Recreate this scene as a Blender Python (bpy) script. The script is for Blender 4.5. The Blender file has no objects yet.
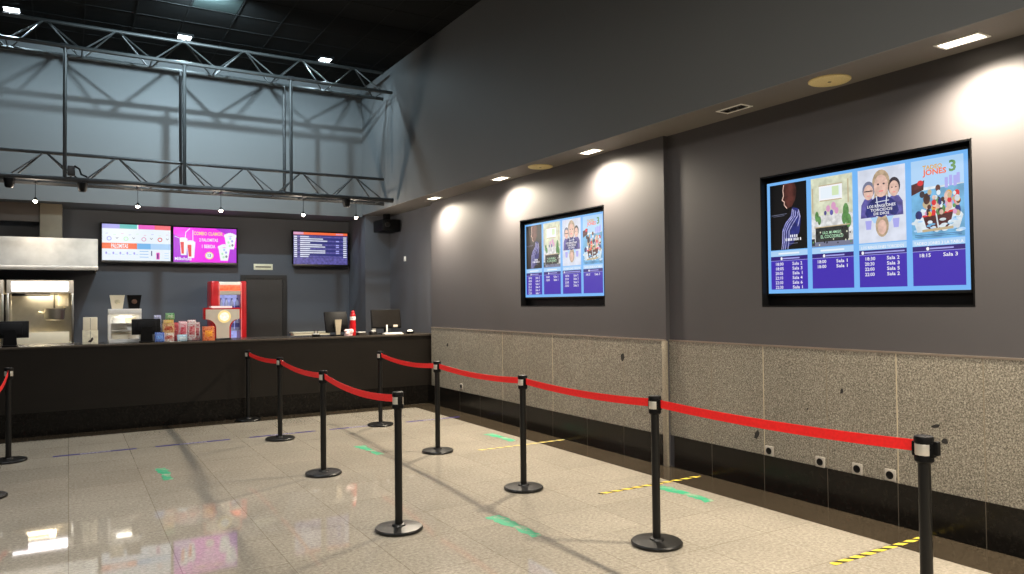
import bpy, bmesh, math, random
from mathutils import Matrix, Vector
random.seed(7)
PI = math.pi
SC = bpy.context.scene
COL = SC.collection

# ------------------------------------------------------------------ materials
def srgb(r, g, b):
    def f(c):
        c /= 255.0
        return c / 12.92 if c <= 0.04045 else ((c + 0.055) / 1.055) ** 2.4
    return (f(r), f(g), f(b), 1.0)

class NT:
    def __init__(s, name):
        s.m = bpy.data.materials.new(name); s.m.use_nodes = True
        s.t = s.m.node_tree; s.b = s.t.nodes['Principled BSDF']
    def n(s, kind, **kw):
        nd = s.t.nodes.new(kind)
        for k, v in kw.items():
            if k.startswith('i_'):
                nd.inputs[k[2:].replace('_', ' ')].default_value = v
            else:
                setattr(nd, k, v)
        return nd
    def l(s, a, b): s.t.links.new(a, b)
    def coord(s): return s.n('ShaderNodeTexCoord').outputs['Object']

def mat(name, col, rough=0.5, metal=0.0, vary=0.08, scale=6.0, bump=0.0, spec=0.5, coat=0.0):
    k = NT(name)
    c = srgb(*col)
    b = k.b
    b.inputs['Roughness'].default_value = rough; b.inputs['Metallic'].default_value = metal
    b.inputs['Specular IOR Level'].default_value = spec
    b.inputs['Coat Weight'].default_value = coat
    nz = k.n('ShaderNodeTexNoise', i_Scale=scale, i_Detail=4.0)
    k.l(k.coord(), nz.inputs['Vector'])
    r = k.n('ShaderNodeValToRGB')
    r.color_ramp.elements[0].position = 0.3; r.color_ramp.elements[1].position = 0.7
    r.color_ramp.elements[0].color = tuple(x * (1 - vary) for x in c[:3]) + (1,)
    r.color_ramp.elements[1].color = tuple(min(1, x * (1 + vary)) for x in c[:3]) + (1,)
    k.l(nz.outputs['Fac'], r.inputs['Fac']); k.l(r.outputs['Color'], b.inputs['Base Color'])
    if bump:
        bp = k.n('ShaderNodeBump', i_Strength=bump, i_Distance=0.002)
        nb = k.n('ShaderNodeTexNoise', i_Scale=scale * 25, i_Detail=3.0)
        k.l(k.coord(), nb.inputs['Vector']); k.l(nb.outputs['Fac'], bp.inputs['Height']); k.l(bp.outputs['Normal'], b.inputs['Normal'])
    return k.m

def glow(name, col, strength=1.0, vary=0.0, scale=8.0):
    k = NT(name); c = srgb(*col)
    k.b.inputs['Base Color'].default_value = (0.01, 0.01, 0.01, 1); k.b.inputs['Roughness'].default_value = 0.3
    k.b.inputs['Emission Strength'].default_value = strength
    if vary:
        nz = k.n('ShaderNodeTexNoise', i_Scale=scale, i_Detail=2.0); k.l(k.coord(), nz.inputs['Vector'])
        r = k.n('ShaderNodeValToRGB'); r.color_ramp.elements[0].position = .35; r.color_ramp.elements[1].position = .65
        r.color_ramp.elements[0].color = tuple(x * (1 - vary) for x in c[:3]) + (1,); r.color_ramp.elements[1].color = c
        k.l(nz.outputs['Fac'], r.inputs['Fac']); k.l(r.outputs['Color'], k.b.inputs['Emission Color'])
    else:
        k.b.inputs['Emission Color'].default_value = c
    return k.m

def granite(name, lo, mid, hi, scale, rough, tile=None, spec=0.5, mortar=None):
    k = NT(name); b = k.b
    b.inputs['Roughness'].default_value = rough; b.inputs['Specular IOR Level'].default_value = spec
    co = k.coord()
    n1 = k.n('ShaderNodeTexNoise', i_Scale=scale, i_Detail=6.0, i_Roughness=0.75); k.l(co, n1.inputs['Vector'])
    r = k.n('ShaderNodeValToRGB'); e = r.color_ramp.elements
    e[0].position = 0.36; e[0].color = srgb(*lo); e[1].position = 0.64; e[1].color = srgb(*hi)
    m = r.color_ramp.elements.new(0.5); m.color = srgb(*mid)
    k.l(n1.outputs['Fac'], r.inputs['Fac'])
    n2 = k.n('ShaderNodeTexNoise', i_Scale=1.3, i_Detail=3.0); k.l(co, n2.inputs['Vector'])
    mx = k.n('ShaderNodeMix', data_type='RGBA', blend_type='MULTIPLY'); mx.inputs['Factor'].default_value = 0.35
    k.l(r.outputs['Color'], mx.inputs['A']); k.l(n2.outputs['Fac'], mx.inputs['B'])
    out = mx.outputs['Result']
    if tile:
        bt = k.n('ShaderNodeTexBrick', offset=0.0, squash=1.0)
        bt.inputs['Scale'].default_value = 1.0; bt.inputs['Brick Width'].default_value = tile; bt.inputs['Row Height'].default_value = tile
        bt.inputs['Mortar Size'].default_value = 0.0035; bt.inputs['Mortar Smooth'].default_value = 0.3
        bt.inputs['Color1'].default_value = (1, 1, 1, 1); bt.inputs['Color2'].default_value = (0.9, 0.9, 0.9, 1)
        bt.inputs['Mortar'].default_value = mortar or (0.66, 0.64, 0.60, 1)
        k.l(co, bt.inputs['Vector'])
        m2 = k.n('ShaderNodeMix', data_type='RGBA', blend_type='MULTIPLY'); m2.inputs['Factor'].default_value = 1.0
        k.l(out, m2.inputs['A']); k.l(bt.outputs['Color'], m2.inputs['B']); out = m2.outputs['Result']
    k.l(out, b.inputs['Base Color'])
    nr = k.n('ShaderNodeTexNoise', i_Scale=3.0, i_Detail=4.0); k.l(co, nr.inputs['Vector'])
    mr = k.n('ShaderNodeMapRange'); mr.inputs['To Min'].default_value = rough * 0.75; mr.inputs['To Max'].default_value = rough * 1.3
    k.l(nr.outputs['Fac'], mr.inputs['Value']); k.l(mr.outputs['Result'], b.inputs['Roughness'])
    return k.m

def hazard(name, ya=(214, 190, 72), bk=(52, 46, 34)):
    k = NT(name); k.b.inputs['Roughness'].default_value = 0.5; k.b.inputs['Specular IOR Level'].default_value = 0.15
    sx = k.n('ShaderNodeSeparateXYZ'); k.l(k.coord(), sx.inputs[0])
    a = k.n('ShaderNodeMath', operation='ADD'); k.l(sx.outputs['X'], a.inputs[0]); k.l(sx.outputs['Y'], a.inputs[1])
    d = k.n('ShaderNodeMath', operation='DIVIDE'); k.l(a.outputs[0], d.inputs[0]); d.inputs[1].default_value = 0.115
    f = k.n('ShaderNodeMath', operation='FRACT'); k.l(d.outputs[0], f.inputs[0])
    r = k.n('ShaderNodeValToRGB'); r.color_ramp.interpolation = 'CONSTANT'
    r.color_ramp.elements[0].color = srgb(*ya); r.color_ramp.elements[1].position = 0.56; r.color_ramp.elements[1].color = srgb(*bk)
    k.l(f.outputs[0], r.inputs['Fac']); k.l(r.outputs['Color'], k.b.inputs['Base Color'])
    return k.m

def worn(name, col, floorcol, thr=0.5, scale=9.0):
    k = NT(name); k.b.inputs['Roughness'].default_value = 0.5; k.b.inputs['Specular IOR Level'].default_value = 0.1
    nz = k.n('ShaderNodeTexNoise', i_Scale=scale, i_Detail=5.0, i_Roughness=0.7); k.l(k.coord(), nz.inputs['Vector'])
    r = k.n('ShaderNodeValToRGB'); e = r.color_ramp.elements
    e[0].position = thr - 0.06; e[0].color = srgb(*col); e[1].position = thr + 0.1; e[1].color = srgb(*floorcol)
    k.l(nz.outputs['Fac'], r.inputs['Fac']); k.l(r.outputs['Color'], k.b.inputs['Base Color'])
    return k.m

def busy(name, cols, scale=26.0, rough=0.4):
    """printed wrapping: patches of several colours"""
    k = NT(name); k.b.inputs['Roughness'].default_value = rough
    nz = k.n('ShaderNodeTexNoise', i_Scale=scale, i_Detail=2.5, i_Roughness=0.6); k.l(k.coord(), nz.inputs['Vector'])
    r = k.n('ShaderNodeValToRGB'); r.color_ramp.interpolation = 'CONSTANT'; e = r.color_ramp.elements
    n = len(cols)
    while len(e) < n: e.new(0.5)
    for i, c in enumerate(cols): e[i].position = 0 if i == 0 else 0.36 + 0.28 * (i - 1) / max(1, n - 2); e[i].color = srgb(*c)
    k.l(nz.outputs['Fac'], r.inputs['Fac']); k.l(r.outputs['Color'], k.b.inputs['Base Color'])
    return k.m

def glass(name):
    k = NT(name); t = k.t
    tr = k.n('ShaderNodeBsdfTransparent'); gl = k.n('ShaderNodeBsdfGlossy'); gl.inputs['Roughness'].default_value = 0.03
    fr = k.n('ShaderNodeFresnel'); fr.inputs['IOR'].default_value = 1.35
    mx = k.n('ShaderNodeMixShader'); k.l(fr.outputs[0], mx.inputs[0]); k.l(tr.outputs[0], mx.inputs[1]); k.l(gl.outputs[0], mx.inputs[2])
    k.l(mx.outputs[0], t.nodes['Material Output'].inputs['Surface'])
    return k.m

M = {}
M['paint_dark'] = mat('dark_grey_paint', (66, 64, 66), 0.6, vary=0.04, scale=1.5, bump=0.06)
M['paint_upper'] = mat('blue_grey_paint', (84, 86, 87), 0.7, vary=0.03, scale=1.0, bump=0.05)
M['soffit'] = mat('soffit_bounce_tint', (112, 108, 104), 0.7, vary=0.04, scale=1.5)
M['paint_bar'] = mat('bar_wall_paint', (74, 76, 82), 0.7, vary=0.05, scale=1.5, bump=0.05)
M['paint_room'] = mat('room_grey_paint', (96, 96, 96), 0.8, vary=0.04, scale=1.0)
M['ceiling'] = mat('black_ceiling', (17, 18, 18), 0.9, vary=0.12, scale=2.0, bump=0.1, spec=.08)
M['ceiling_grid'] = mat('ceiling_grid_metal', (20, 21, 21), 0.8, spec=.1)
M['ceiling_tile_stray_light'] = mat('stray_light_ceiling_tile', (30, 38, 37), 0.8, spec=.1)
M['floor'] = granite('terrazzo_floor', (146, 139, 126), (167, 159, 144), (186, 179, 166), 42.0, 0.035, tile=0.6, spec=.26)
M['border'] = granite('dark_border_tile', (50, 43, 34), (66, 58, 47), (82, 73, 60), 50.0, 0.12, tile=0.62)
M['wainscot'] = granite('granite_panel', (66, 61, 53), (128, 122, 109), (188, 182, 167), 95.0, 0.5)
M['skirt'] = granite('polished_black_skirting', (14, 13, 12), (20, 18, 16), (28, 25, 22), 30.0, 0.2, spec=.22)
M['joint'] = mat('pale_joint_filler', (168, 157, 135), 0.5)
M['joint_dim'] = mat('grey_joint_filler', (122, 113, 97), 0.5)
M['joint_black'] = mat('dark_joint_filler', (66, 60, 52), 0.4)
M['corner_stone'] = granite('corner_stone', (120, 112, 96), (146, 137, 119), (168, 158, 138), 90.0, 0.4)
M['ledge'] = mat('brushed_ledge_metal', (150, 140, 128), 0.35, 0.6)
M['hole'] = mat('chipped_stone_dark', (30, 28, 26), 0.8)
M['black_pl'] = mat('black_plastic', (8, 8, 9), 0.5, vary=0.1, spec=.16)
M['black_coat'] = mat('black_powder_coat', (12, 12, 12), 0.34, vary=0.1, scale=30, bump=0.03, spec=.4)
M['chrome'] = mat('brushed_chrome', (214, 208, 196), 0.35, 0.55, vary=0.05, scale=40)
M['belt'] = mat('red_belt_webbing', (230, 25, 24), 0.6, vary=0.08, scale=60, bump=0.15)
M['counter'] = mat('black_counter_laminate', (26, 23, 20), 0.3, vary=0.1, scale=3, spec=0.3)
M['worktop'] = mat('dark_stone_worktop', (60, 55, 50), 0.25, vary=0.2, scale=30)
M['worktop_edge'] = mat('worktop_edge_steel', (118, 110, 100), 0.3, 0.7)
M['truss'] = mat('grey_truss_tube', (34, 36, 36), 0.45, 0.0, vary=0.08, scale=20)
M['truss_dark'] = mat('dark_truss_tube', (30, 31, 32), 0.5, 0.0, vary=0.08, scale=20)
M['steel'] = mat('brushed_steel', (200, 198, 190), 0.28, 1.0, vary=0.06, scale=14)
M['plate'] = mat('socket_plate', (158, 153, 144), 0.4, 0.2)
M['steel_hood'] = mat('hood_steel', (190, 188, 182), 0.42, 0.8, vary=0.15, scale=5)
M['steel_dark'] = mat('dark_steel', (80, 78, 76), 0.35, 1.0, vary=0.1)
M['cream'] = mat('cream_enamel', (240, 230, 204), 0.45, vary=0.05)
M['white'] = mat('white_plastic', (242, 241, 236), 0.4, vary=0.04)
M['card_beige'] = mat('beige_board', (96, 87, 72), 0.7, vary=0.1)
M['card_brown'] = mat('brown_board', (50, 41, 34), 0.7, vary=0.12)
M['red'] = mat('red_enamel', (190, 22, 30), 0.28, vary=0.06)
M['silver'] = mat('satin_silver', (216, 208, 193), 0.4, 0.2, vary=0.05)
M['door'] = mat('dark_brown_door', (46, 42, 39), 0.45, vary=0.08, scale=3)
M['door_frame'] = mat('black_door_frame', (24, 23, 23), 0.4)
M['sign_pale'] = mat('pale_sign_plate', (214, 206, 176), 0.5)
M['grille'] = mat('cream_speaker_grille', (226, 208, 150), 0.6, vary=0.1, scale=80)
M['glass'] = glass('clear_glass')
M['hazard'] = hazard('yellow_black_tape'); M['hazard_faded'] = hazard('faded_yellow_tape', (200, 182, 100), (112, 104, 84))
M['green'] = worn('worn_green_tape', (56, 150, 112), (160, 156, 138), 0.56, 7.0)
M['blue_tape'] = worn('worn_blue_tape', (30, 26, 104), (84, 78, 120), 0.72, 14.0)
M['tape_white'] = worn('worn_white_tape', (160, 156, 164), (56, 50, 120), 0.5, 40.0)
M['navy_print'] = mat('navy_print', (60, 58, 120), 0.5)
M['lens_warm'] = glow('warm_lamp_lens', (255, 240, 214), 9.0)
M['lens_cool'] = glow('cool_lamp_lens', (240, 248, 255), 9.0)
M['bulb'] = glow('halogen_bulb', (255, 236, 214), 30.0)
M['lens_off'] = mat('unlit_lamp_reflector', (36, 32, 30), 0.25, 0.6, vary=0.4, scale=40)

SB = 0.95
S = {}
for n_, c_ in dict(sky=(120, 186, 250), purple=(66, 44, 178), purple_dark=(48, 28, 120), caption=(176, 214, 250), white=(250, 250, 255), black=(7, 7, 14),
                   navy=(30, 38, 110), skin=(226, 180, 160), skin_dim=(96, 52, 46), glint=(190, 190, 250), violet=(86, 80, 170),
                   room=(226, 232, 206), room2=(240, 240, 240), leafgreen=(96, 150, 84), pink=(220, 160, 200), sofa=(44, 46, 44), pane=(214, 234, 190), wood=(196, 176, 140),
                   pale=(222, 230, 246), hair=(196, 170, 140), hairdark=(52, 44, 56), gold=(226, 170, 70), orange=(246, 108, 60), aqua=(110, 184, 232), foam=(228, 242, 252),
                   boat=(70, 26, 36), red=(220, 40, 50), teal=(92, 190, 190), magenta=(250, 40, 240), magdark=(180, 30, 220), lilac=(170, 170, 240), paper=(236, 246, 255),
                   rowblue=(44, 48, 120), rowlight=(150, 150, 220), cupwhite=(244, 248, 252), cupred=(226, 50, 60), yellow=(250, 224, 140), bluebar=(110, 180, 236), mint=(190, 240, 200),
                   grey=(120, 124, 150), pinktab=(240, 90, 200), coral=(246, 110, 120)).items():
    S[n_] = glow('screen_' + n_, c_, SB)
for n_, c_, v_, sc_ in (('pale', (226, 232, 248), .16, 9), ('room', (232, 236, 208), .3, 14), ('room2', (244, 244, 244), .4, 22), ('aqua', (120, 190, 236), .35, 12), ('foam', (232, 244, 252), .25, 16), ('boat', (96, 34, 44), .6, 24),
                        ('navy', (46, 54, 136), .5, 16), ('skin', (240, 200, 184), .25, 24), ('skin_dim', (96, 50, 44), .7, 14), ('leafgreen', (110, 164, 96), .5, 30), ('sofa', (60, 62, 62), .6, 30), ('glint', (196, 196, 252), .5, 30), ('hair', (204, 178, 148), .35, 30), ('violet', (104, 98, 180), .5, 20)):
    S[n_] = glow('poster_' + n_, c_, SB, v_, sc_)
S['black'] = glow('screen_black', (7, 7, 14), 0.6)

# ------------------------------------------------------------------ mesh building
class MB:
    def __init__(s): s.bm = bmesh.new(); s.mats = []; s.mi = 0
    def use(s, m):
        if m not in s.mats: s.mats.append(m)
        s.mi = s.mats.index(m); return s
    def _fin(s, faces, smooth=False):
        for f in faces: f.material_index = s.mi; f.smooth = smooth
    def box(s, a, b, bev=0.0, rot=None, seg=2):
        a = Vector(a); b = Vector(b); c = (a + b) / 2; d = b - a
        mt = Matrix.Translation(c)
        if rot is not None: mt = mt @ rot.to_4x4()
        mt = mt @ Matrix.Diagonal((abs(d.x), abs(d.y), abs(d.z), 1))
        r = bmesh.ops.create_cube(s.bm, size=1.0, matrix=mt)
        vs = r['verts']; fs = set(f for v in vs for f in v.link_faces)
        if bev > 0:
            es = list(set(e for v in vs for e in v.link_edges))
            r = bmesh.ops.bevel(s.bm, geom=es, offset=bev, segments=seg, affect='EDGES', profile=0.5)
            fs = set(r['faces']) | set(f for f in fs if f.is_valid)
            vs2 = set(v for f in fs for v in f.verts); fs = set(f for v in vs2 for f in v.link_faces)
            s._fin(fs, True)
        else: s._fin(fs)
        return s
    def prism(s, pts, ax, a, b, smooth=False):
        """polygon pts (2-D) extruded along axis ax ('x','y','z') from a to b"""
        def P(u, v, w): return {'x': (w, u, v), 'y': (u, w, v), 'z': (u, v, w)}[ax]
        n = len(pts)
        v0 = [s.bm.verts.new(P(u, v, a)) for u, v in pts]; v1 = [s.bm.verts.new(P(u, v, b)) for u, v in pts]
        fs = [s.bm.faces.new(v0), s.bm.faces.new(list(reversed(v1)))]
        for i in range(n): fs.append(s.bm.faces.new((v0[i], v0[(i + 1) % n], v1[(i + 1) % n], v1[i])))
        bmesh.ops.recalc_face_normals(s.bm, faces=fs)
        s._fin(fs, smooth); return s
    def tube(s, pts, r, seg=10, r2=None, caps=True):
        pts = [Vector(p) for p in pts]; rings = []; n = len(pts)
        up = None
        for i, p in enumerate(pts):
            d = (pts[min(i + 1, n - 1)] - pts[max(i - 1, 0)]).normalized()
            if up is None:
                up = Vector((0, 0, 1)) if abs(d.z) < 0.9 else Vector((1, 0, 0))
            x = d.cross(up).normalized(); y = x.cross(d).normalized(); up = y
            rr = r if r2 is None else r + (r2 - r) * i / (n - 1)
            rings.append([s.bm.verts.new(p + x * math.cos(2 * PI * k / seg) * rr + y * math.sin(2 * PI * k / seg) * rr) for k in range(seg)])
        fs = []
        for a, b in zip(rings, rings[1:]):
            for k in range(seg): fs.append(s.bm.faces.new((a[k], a[(k + 1) % seg], b[(k + 1) % seg], b[k])))
        if caps:
            fs.append(s.bm.faces.new(rings[0])); fs.append(s.bm.faces.new(list(reversed(rings[-1]))))
        bmesh.ops.recalc_face_normals(s.bm, faces=fs)
        s._fin(fs, True); return s
    def lathe(s, prof, c=(0, 0, 0), seg=32, mtx=None):
        """prof: (r, z) pairs, revolved about z at c"""
        c = Vector(c); rings = []; fs = []
        for r, z in prof:
            if r < 1e-6: rings.append([s.bm.verts.new(c + Vector((0, 0, z)))])
            else: rings.append([s.bm.verts.new(c + Vector((math.cos(2 * PI * k / seg) * r, math.sin(2 * PI * k / seg) * r, z))) for k in range(seg)])
        for a, b in zip(rings, rings[1:]):
            for k in range(seg):
                q = [a[k % len(a)], a[(k + 1) % len(a)], b[(k + 1) % len(b)], b[k % len(b)]]
                u = []
                for v in q:
                    if v not in u: u.append(v)
                if len(u) > 2: fs.append(s.bm.faces.new(u))
        bmesh.ops.recalc_face_normals(s.bm, faces=fs)
        if mtx is not None: bmesh.ops.transform(s.bm, matrix=mtx, verts=[v for r_ in rings for v in r_])
        s._fin(fs, True); return s
    def ball(s, c, rx, ry=None, rz=None, seg=16):
        ry = rx if ry is None else ry; rz = rx if rz is None else rz
        r = bmesh.ops.create_uvsphere(s.bm, u_segments=seg, v_segments=max(6, seg // 2), radius=1.0,
                                      matrix=Matrix.Translation(c) @ Matrix.Diagonal((rx, ry, rz, 1)))
        s._fin(set(f for v in r['verts'] for f in v.link_faces), True); return s
    # flat drawing in a picture plane (local x right, y up, z toward the viewer)
    def poly(s, pts, z, m=None):
        if m: s.use(m)
        vs = [s.bm.verts.new((x, y, z)) for x, y in pts]
        f = s.bm.faces.new(vs); f.normal_update()
        if f.normal.z < 0: f.normal_flip()
        s._fin([f]); return s
    def rect(s, x0, y0, x1, y1, z, m=None): return s.poly([(x0, y0), (x1, y0), (x1, y1), (x0, y1)], z, m)
    def oval(s, cx, cy, rx, ry, z, m=None, n=18): return s.poly([(cx + rx * math.cos(2 * PI * k / n), cy + ry * math.sin(2 * PI * k / n)) for k in range(n)], z, m)
    def stroke(s, pts, w, z, m=None):
        if m: s.use(m)
        pts = [Vector(p) for p in pts]
        for a, b in zip(pts, pts[1:]):
            d = (b - a).normalized(); q = Vector((-d.y, d.x)) * w / 2; e = d * w * 0.3
            s.poly([a - e + q, a - e - q, b + e - q, b + e + q], z)
        return s
    def ring(s, cx, cy, r, w, z, m=None, n=20):
        return s.stroke([(cx + r * math.cos(2 * PI * k / n), cy + r * math.sin(2 * PI * k / n)) for k in range(n + 1)], w, z, m)
    def build(s, name, m=None, parent=None, sharp=35):
        me = bpy.data.meshes.new(name)
        if m is not None and not s.mats:
            s.mats = [m]
        s.bm.to_mesh(me); s.bm.free()
        for k in s.mats: me.materials.append(k)
        try: me.set_sharp_from_angle(angle=math.radians(sharp))
        except Exception: pass
        o = bpy.data.objects.new(name, me); COL.objects.link(o)
        if parent is not None: o.parent = parent
        return o

def tag(o, label, cat, group=None):
    o['label'] = label; o['category'] = cat
    if group: o['group'] = group
    return o
def thing(name, label, cat, loc=(0, 0, 0), mtx=None, group=None):
    o = bpy.data.objects.new(name, None); COL.objects.link(o)
    o.empty_display_size = 0.1
    if mtx is not None: o.matrix_world = Matrix.Translation(loc) @ mtx.to_4x4()
    else: o.location = loc
    return tag(o, label, cat, group)
def struct(o): o['kind'] = 'structure'; return o
def lamp(name, kind, loc, energy, col, parent=None, size=0.05, spot=None, blend=0.5, aim=None, sx=None):
    d = bpy.data.lights.new(name, kind); d.energy = energy; d.color = col
    if kind == 'AREA':
        d.size = size
    else: d.shadow_soft_size = size
    if kind == 'SPOT': d.spot_size = math.radians(spot); d.spot_blend = blend
    o = bpy.data.objects.new(name, d); COL.objects.link(o)
    if aim is not None:
        o.rotation_euler = Vector(aim).to_track_quat('-Z', 'Y').to_euler()
    o.location = loc
    if parent is not None: o.parent = parent
    return o
def copy_tree(o, parent=None):
    c = o.copy(); COL.objects.link(c); c.parent = parent
    for ch in [x for x in o.children]: copy_tree(ch, c)
    return c

def text_into(mb, s, x, y, h, z, m, align='LEFT', width=None, bold=0.0):
    """lettering as faces in the picture plane"""
    cu = bpy.data.curves.new('lettering', 'FONT'); cu.body = s; cu.size = 1.0; cu.align_x = align; cu.resolution_u = 2; cu.offset = bold
    ob = bpy.data.objects.new('lettering', cu); COL.objects.link(ob)
    dg = bpy.context.evaluated_depsgraph_get(); me = bpy.data.meshes.new_from_object(ob.evaluated_get(dg))
    xs = [v.co.x for v in me.vertices]
    sx = h / 0.72
    if width and xs: sx = width / (max(xs) - min(xs))
    x_off = 0
    if width and align == 'CENTER': x_off = -(max(xs) + min(xs)) / 2 * sx
    mb.use(m); vs = [mb.bm.verts.new((x + x_off + v.co.x * sx, y + v.co.y * h / 0.72, z)) for v in me.vertices]
    fs = []
    for p in me.polygons:
        try: fs.append(mb.bm.faces.new([vs[i] for i in p.vertices]))
        except ValueError: pass
    for f in fs:
        f.normal_update()
        if f.normal.z < 0: f.normal_flip()
    mb._fin(fs)
    bpy.data.objects.remove(ob); bpy.data.curves.remove(cu); bpy.data.meshes.remove(me)

FACE_LEFT = Matrix(((0, 0, -1), (-1, 0, 0), (0, 1, 0)))      # picture plane facing -X (right-hand wall)
FACE_ROOM = Matrix(((1, 0, 0), (0, 0, -1), (0, 1, 0)))       # picture plane facing -Y (bar wall)

# ------------------------------------------------------------------ room shell
XN, XF, XU = 5.13, 5.08, 4.66          # near wall, far wall, upper wall
YS = 5.55                              # step between the two wall sections
ZS, ZC = 3.28, 5.62   # lightened underside slab sits just below ZS                    # soffit, ceiling
YB, YD = 13.2, 14.15                   # upper back wall, bar wall
YC, YCB, ZT = 11.2, 12.0, 1.14         # counter front, back, height
XL, YF = -6.5, -5.0

mb = MB(); mb.box((XL, YF, -0.15), (5.5, 14.5, 0.0)); struct(mb.build('floor', M['floor']))
mb = MB(); mb.box((4.69, YF, 0), (XN - 0.012, YC, 0.0012)); mb.box((XL, 10.86, 0), (4.69, YC + .02, 0.0012)); struct(mb.build('trim_1', M['border']))

def holed_wall(mb, x0, x1, ya, yb, z0, z1, hy0, hy1, hz0, hz1):
    mb.box((x0, ya, z0), (x1, hy0, z1)); mb.box((x0, hy1, z0), (x1, yb, z1))
    mb.box((x0, hy0, z0), (x1, hy1, hz0)); mb.box((x0, hy0, hz1), (x1, hy1, z1))
N1 = (2.645, 4.40, 1.571, 2.69); N2 = (6.52, 8.30, 1.58, 2.705)
mb = MB(); holed_wall(mb, XN, 5.5, YF, YS, 0, ZS, *N1); struct(mb.build('wall_right', M['paint_dark']))
mb = MB(); holed_wall(mb, XF, 5.5, YS, 11.08, 0, ZS, *N2); struct(mb.build('wall_right_far', M['paint_dark']))
mb = MB(); mb.box((XF + .12, 11.08, 0), (5.5, YB, ZS)); mb.box((4.715, YB, 0), (5.5, 14.5, ZS)); struct(mb.build('wall_right_bar', M['paint_bar']))
mb = MB(); mb.box((XU, YF, ZS), (5.5, 14.5, ZC)); struct(mb.build('wall_right_upper', M['paint_upper']))
mb = MB(); mb.box((XU, YF, ZS - .004), (5.5, YB, ZS)); struct(mb.build('trim_6', M['soffit']))  # separate slab, coloured lighter to stand in for floor bounce
mb = MB(); mb.box((XL, YB, 3.24), (XU, 14.5, ZC)); struct(mb.build('wall_back_upper', M['paint_upper']))
mb = MB(); mb.box((XL, YD, 0), (4.715, 14.5, 3.24)); struct(mb.build('wall_back', M['paint_bar']))
mb = MB(); mb.box((XL - .2, YF, 0), (XL, 14.5, ZC)); struct(mb.build('wall_left', M['paint_room']))
mb = MB(); mb.box((XL - .2, YF - .2, 0), (5.5, YF, ZC)); struct(mb.build('wall_front', M['paint_room']))

# ceiling with grid of bars between the black tiles
mb = MB(); mb.use(M['ceiling']).box((XL - .2, YF - .2, ZC), (5.5, 14.5, ZC + .15)); mb.use(M['ceiling_grid'])
for i in range(-9, 8):
    x = 1.38 + 0.6 * i
    if XL < x < XU: mb.box((x - .008, 7.0, ZC - .004), (x + .008, YB, ZC))
for i in range(-5, 5):
    y = 10.6 + 0.6 * i
    if y < YB: mb.box((XL, y - .008, ZC - .004), (XU, y + .008, ZC))
mb.use(M['ceiling_tile_stray_light']).box((1.40, 10.02, ZC - .003), (1.96, 10.58, ZC))  # stray lamp light on the ceiling, put into one tile's colour
struct(mb.build('ceiling'))

# granite wainscot, its joints, ledge and the black skirting
def wainscot(x, ya, yb, nm, strong, dim, holes):
    mb = MB(); mb.use(M['wainscot']).box((x - .012, ya, .307), (x, yb, 1.238))
    for y in strong: mb.use(M['joint']).box((x - .0135, y - .0045, .307), (x - .012, y + .0045, 1.238))
    for y in dim: mb.use(M['joint_dim']).box((x - .013, y - .004, .307), (x - .012, y + .004, 1.238))
    mb.use(M['hole'])
    for y, z, ry, rz, a in holes:
        pts = []
        for k in range(11):
            t = 2 * PI * k / 11; r = random.uniform(.7, 1.1); u, v = ry * r * math.cos(t), rz * r * math.sin(t)
            pts.append((y + u * math.cos(a) - v * math.sin(a), z + u * math.sin(a) + v * math.cos(a)))
        mb.prism(pts, 'x', x - .0135, x - .0115)
    struct(mb.build(nm))
wainscot(XN, YF, YS, 'trim_2', [4.389, 3.194, 2.0, .8], [4.99, 3.77, 2.60, 1.4],
         [(4.471, .466, .028, .05, .5), (3.637, .924, .014, .024, .4), (2.917, .754, .034, .014, -.3), (2.858, .66, .026, .022, .3), (3.95, .75, .006, .01, 0), (3.45, .62, .005, .008, 0)])
wainscot(XF, YS, 11.08, 'trim_3', [7.55, 8.77], [6.2, 6.85, 9.41, 8.15, 10.05],
         [(6.214, 1.041, .03, .045, .4), (10.48, .985, .03, .035, 0)])
mb = MB(); mb.box((XF - .016, YS - .012, 0), (XF + .01, YS + .05, 1.238), .003); struct(mb.build('trim_4', M['corner_stone']))
mb = MB(); mb.box((XN - .016, YF, 1.236), (XN + .01, YS, 1.25)); mb.box((XF - .016, YS, 1.236), (XF + .01, 11.08, 1.25)); struct(mb.build('trim_5', M['ledge']))
mb = MB(); mb.use(M['skirt']).box((XN - .02, YF, 0.001), (XN, YS - .06, .307))
for y in (4.99, 4.389, 3.77, 3.194, 2.6, 2.0): mb.use(M['joint_black']).box((XN - .0205, y - .003, .002), (XN - .02, y + .003, .306))
struct(mb.build('baseboard_right'))
mb = MB(); mb.use(M['skirt']).box((XF - .02, YS + .05, 0.001), (XF, YC, .307))
for y in (6.2, 6.85, 7.55, 8.15, 8.77, 9.41, 10.05): mb.use(M['joint_black']).box((XF - .0203, y - .002, .002), (XF - .02, y + .002, .306))
struct(mb.build('baseboard_right_far'))

# door in the bar wall
mb = MB(); mb.use(M['door_frame'])
mb.box((2.68, YD - .03, 0), (2.77, YD, 2.19)); mb.box((3.43, YD - .03, 0), (3.51, YD, 2.19)); mb.box((2.77, YD - .03, 2.12), (3.43, YD, 2.19))
mb.use(M['door']).box((2.77, YD - .012, 0), (3.43, YD, 2.12))
dr = struct(mb.build('door_1'))
mb = MB(); mb.tube([(3.36, YD - .012, 1.0), (3.36, YD - .06, 1.0), (3.27, YD - .06, 1.0)], .009, 8); mb.box((3.345, YD - .016, .93), (3.375, YD - .011, 1.07), .002); mb.build('door_handle', M['steel_dark'], dr)

# ------------------------------------------------------------------ wall screens with posters
def silhouette_title(mb, lines, cx, y, w, h, z, m):
    for i, (t, ww, hh) in enumerate(lines):
        text_into(mb, t, cx, y, hh, z, m, 'CENTER', ww, bold=.012); y -= hh * 1.25

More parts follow.
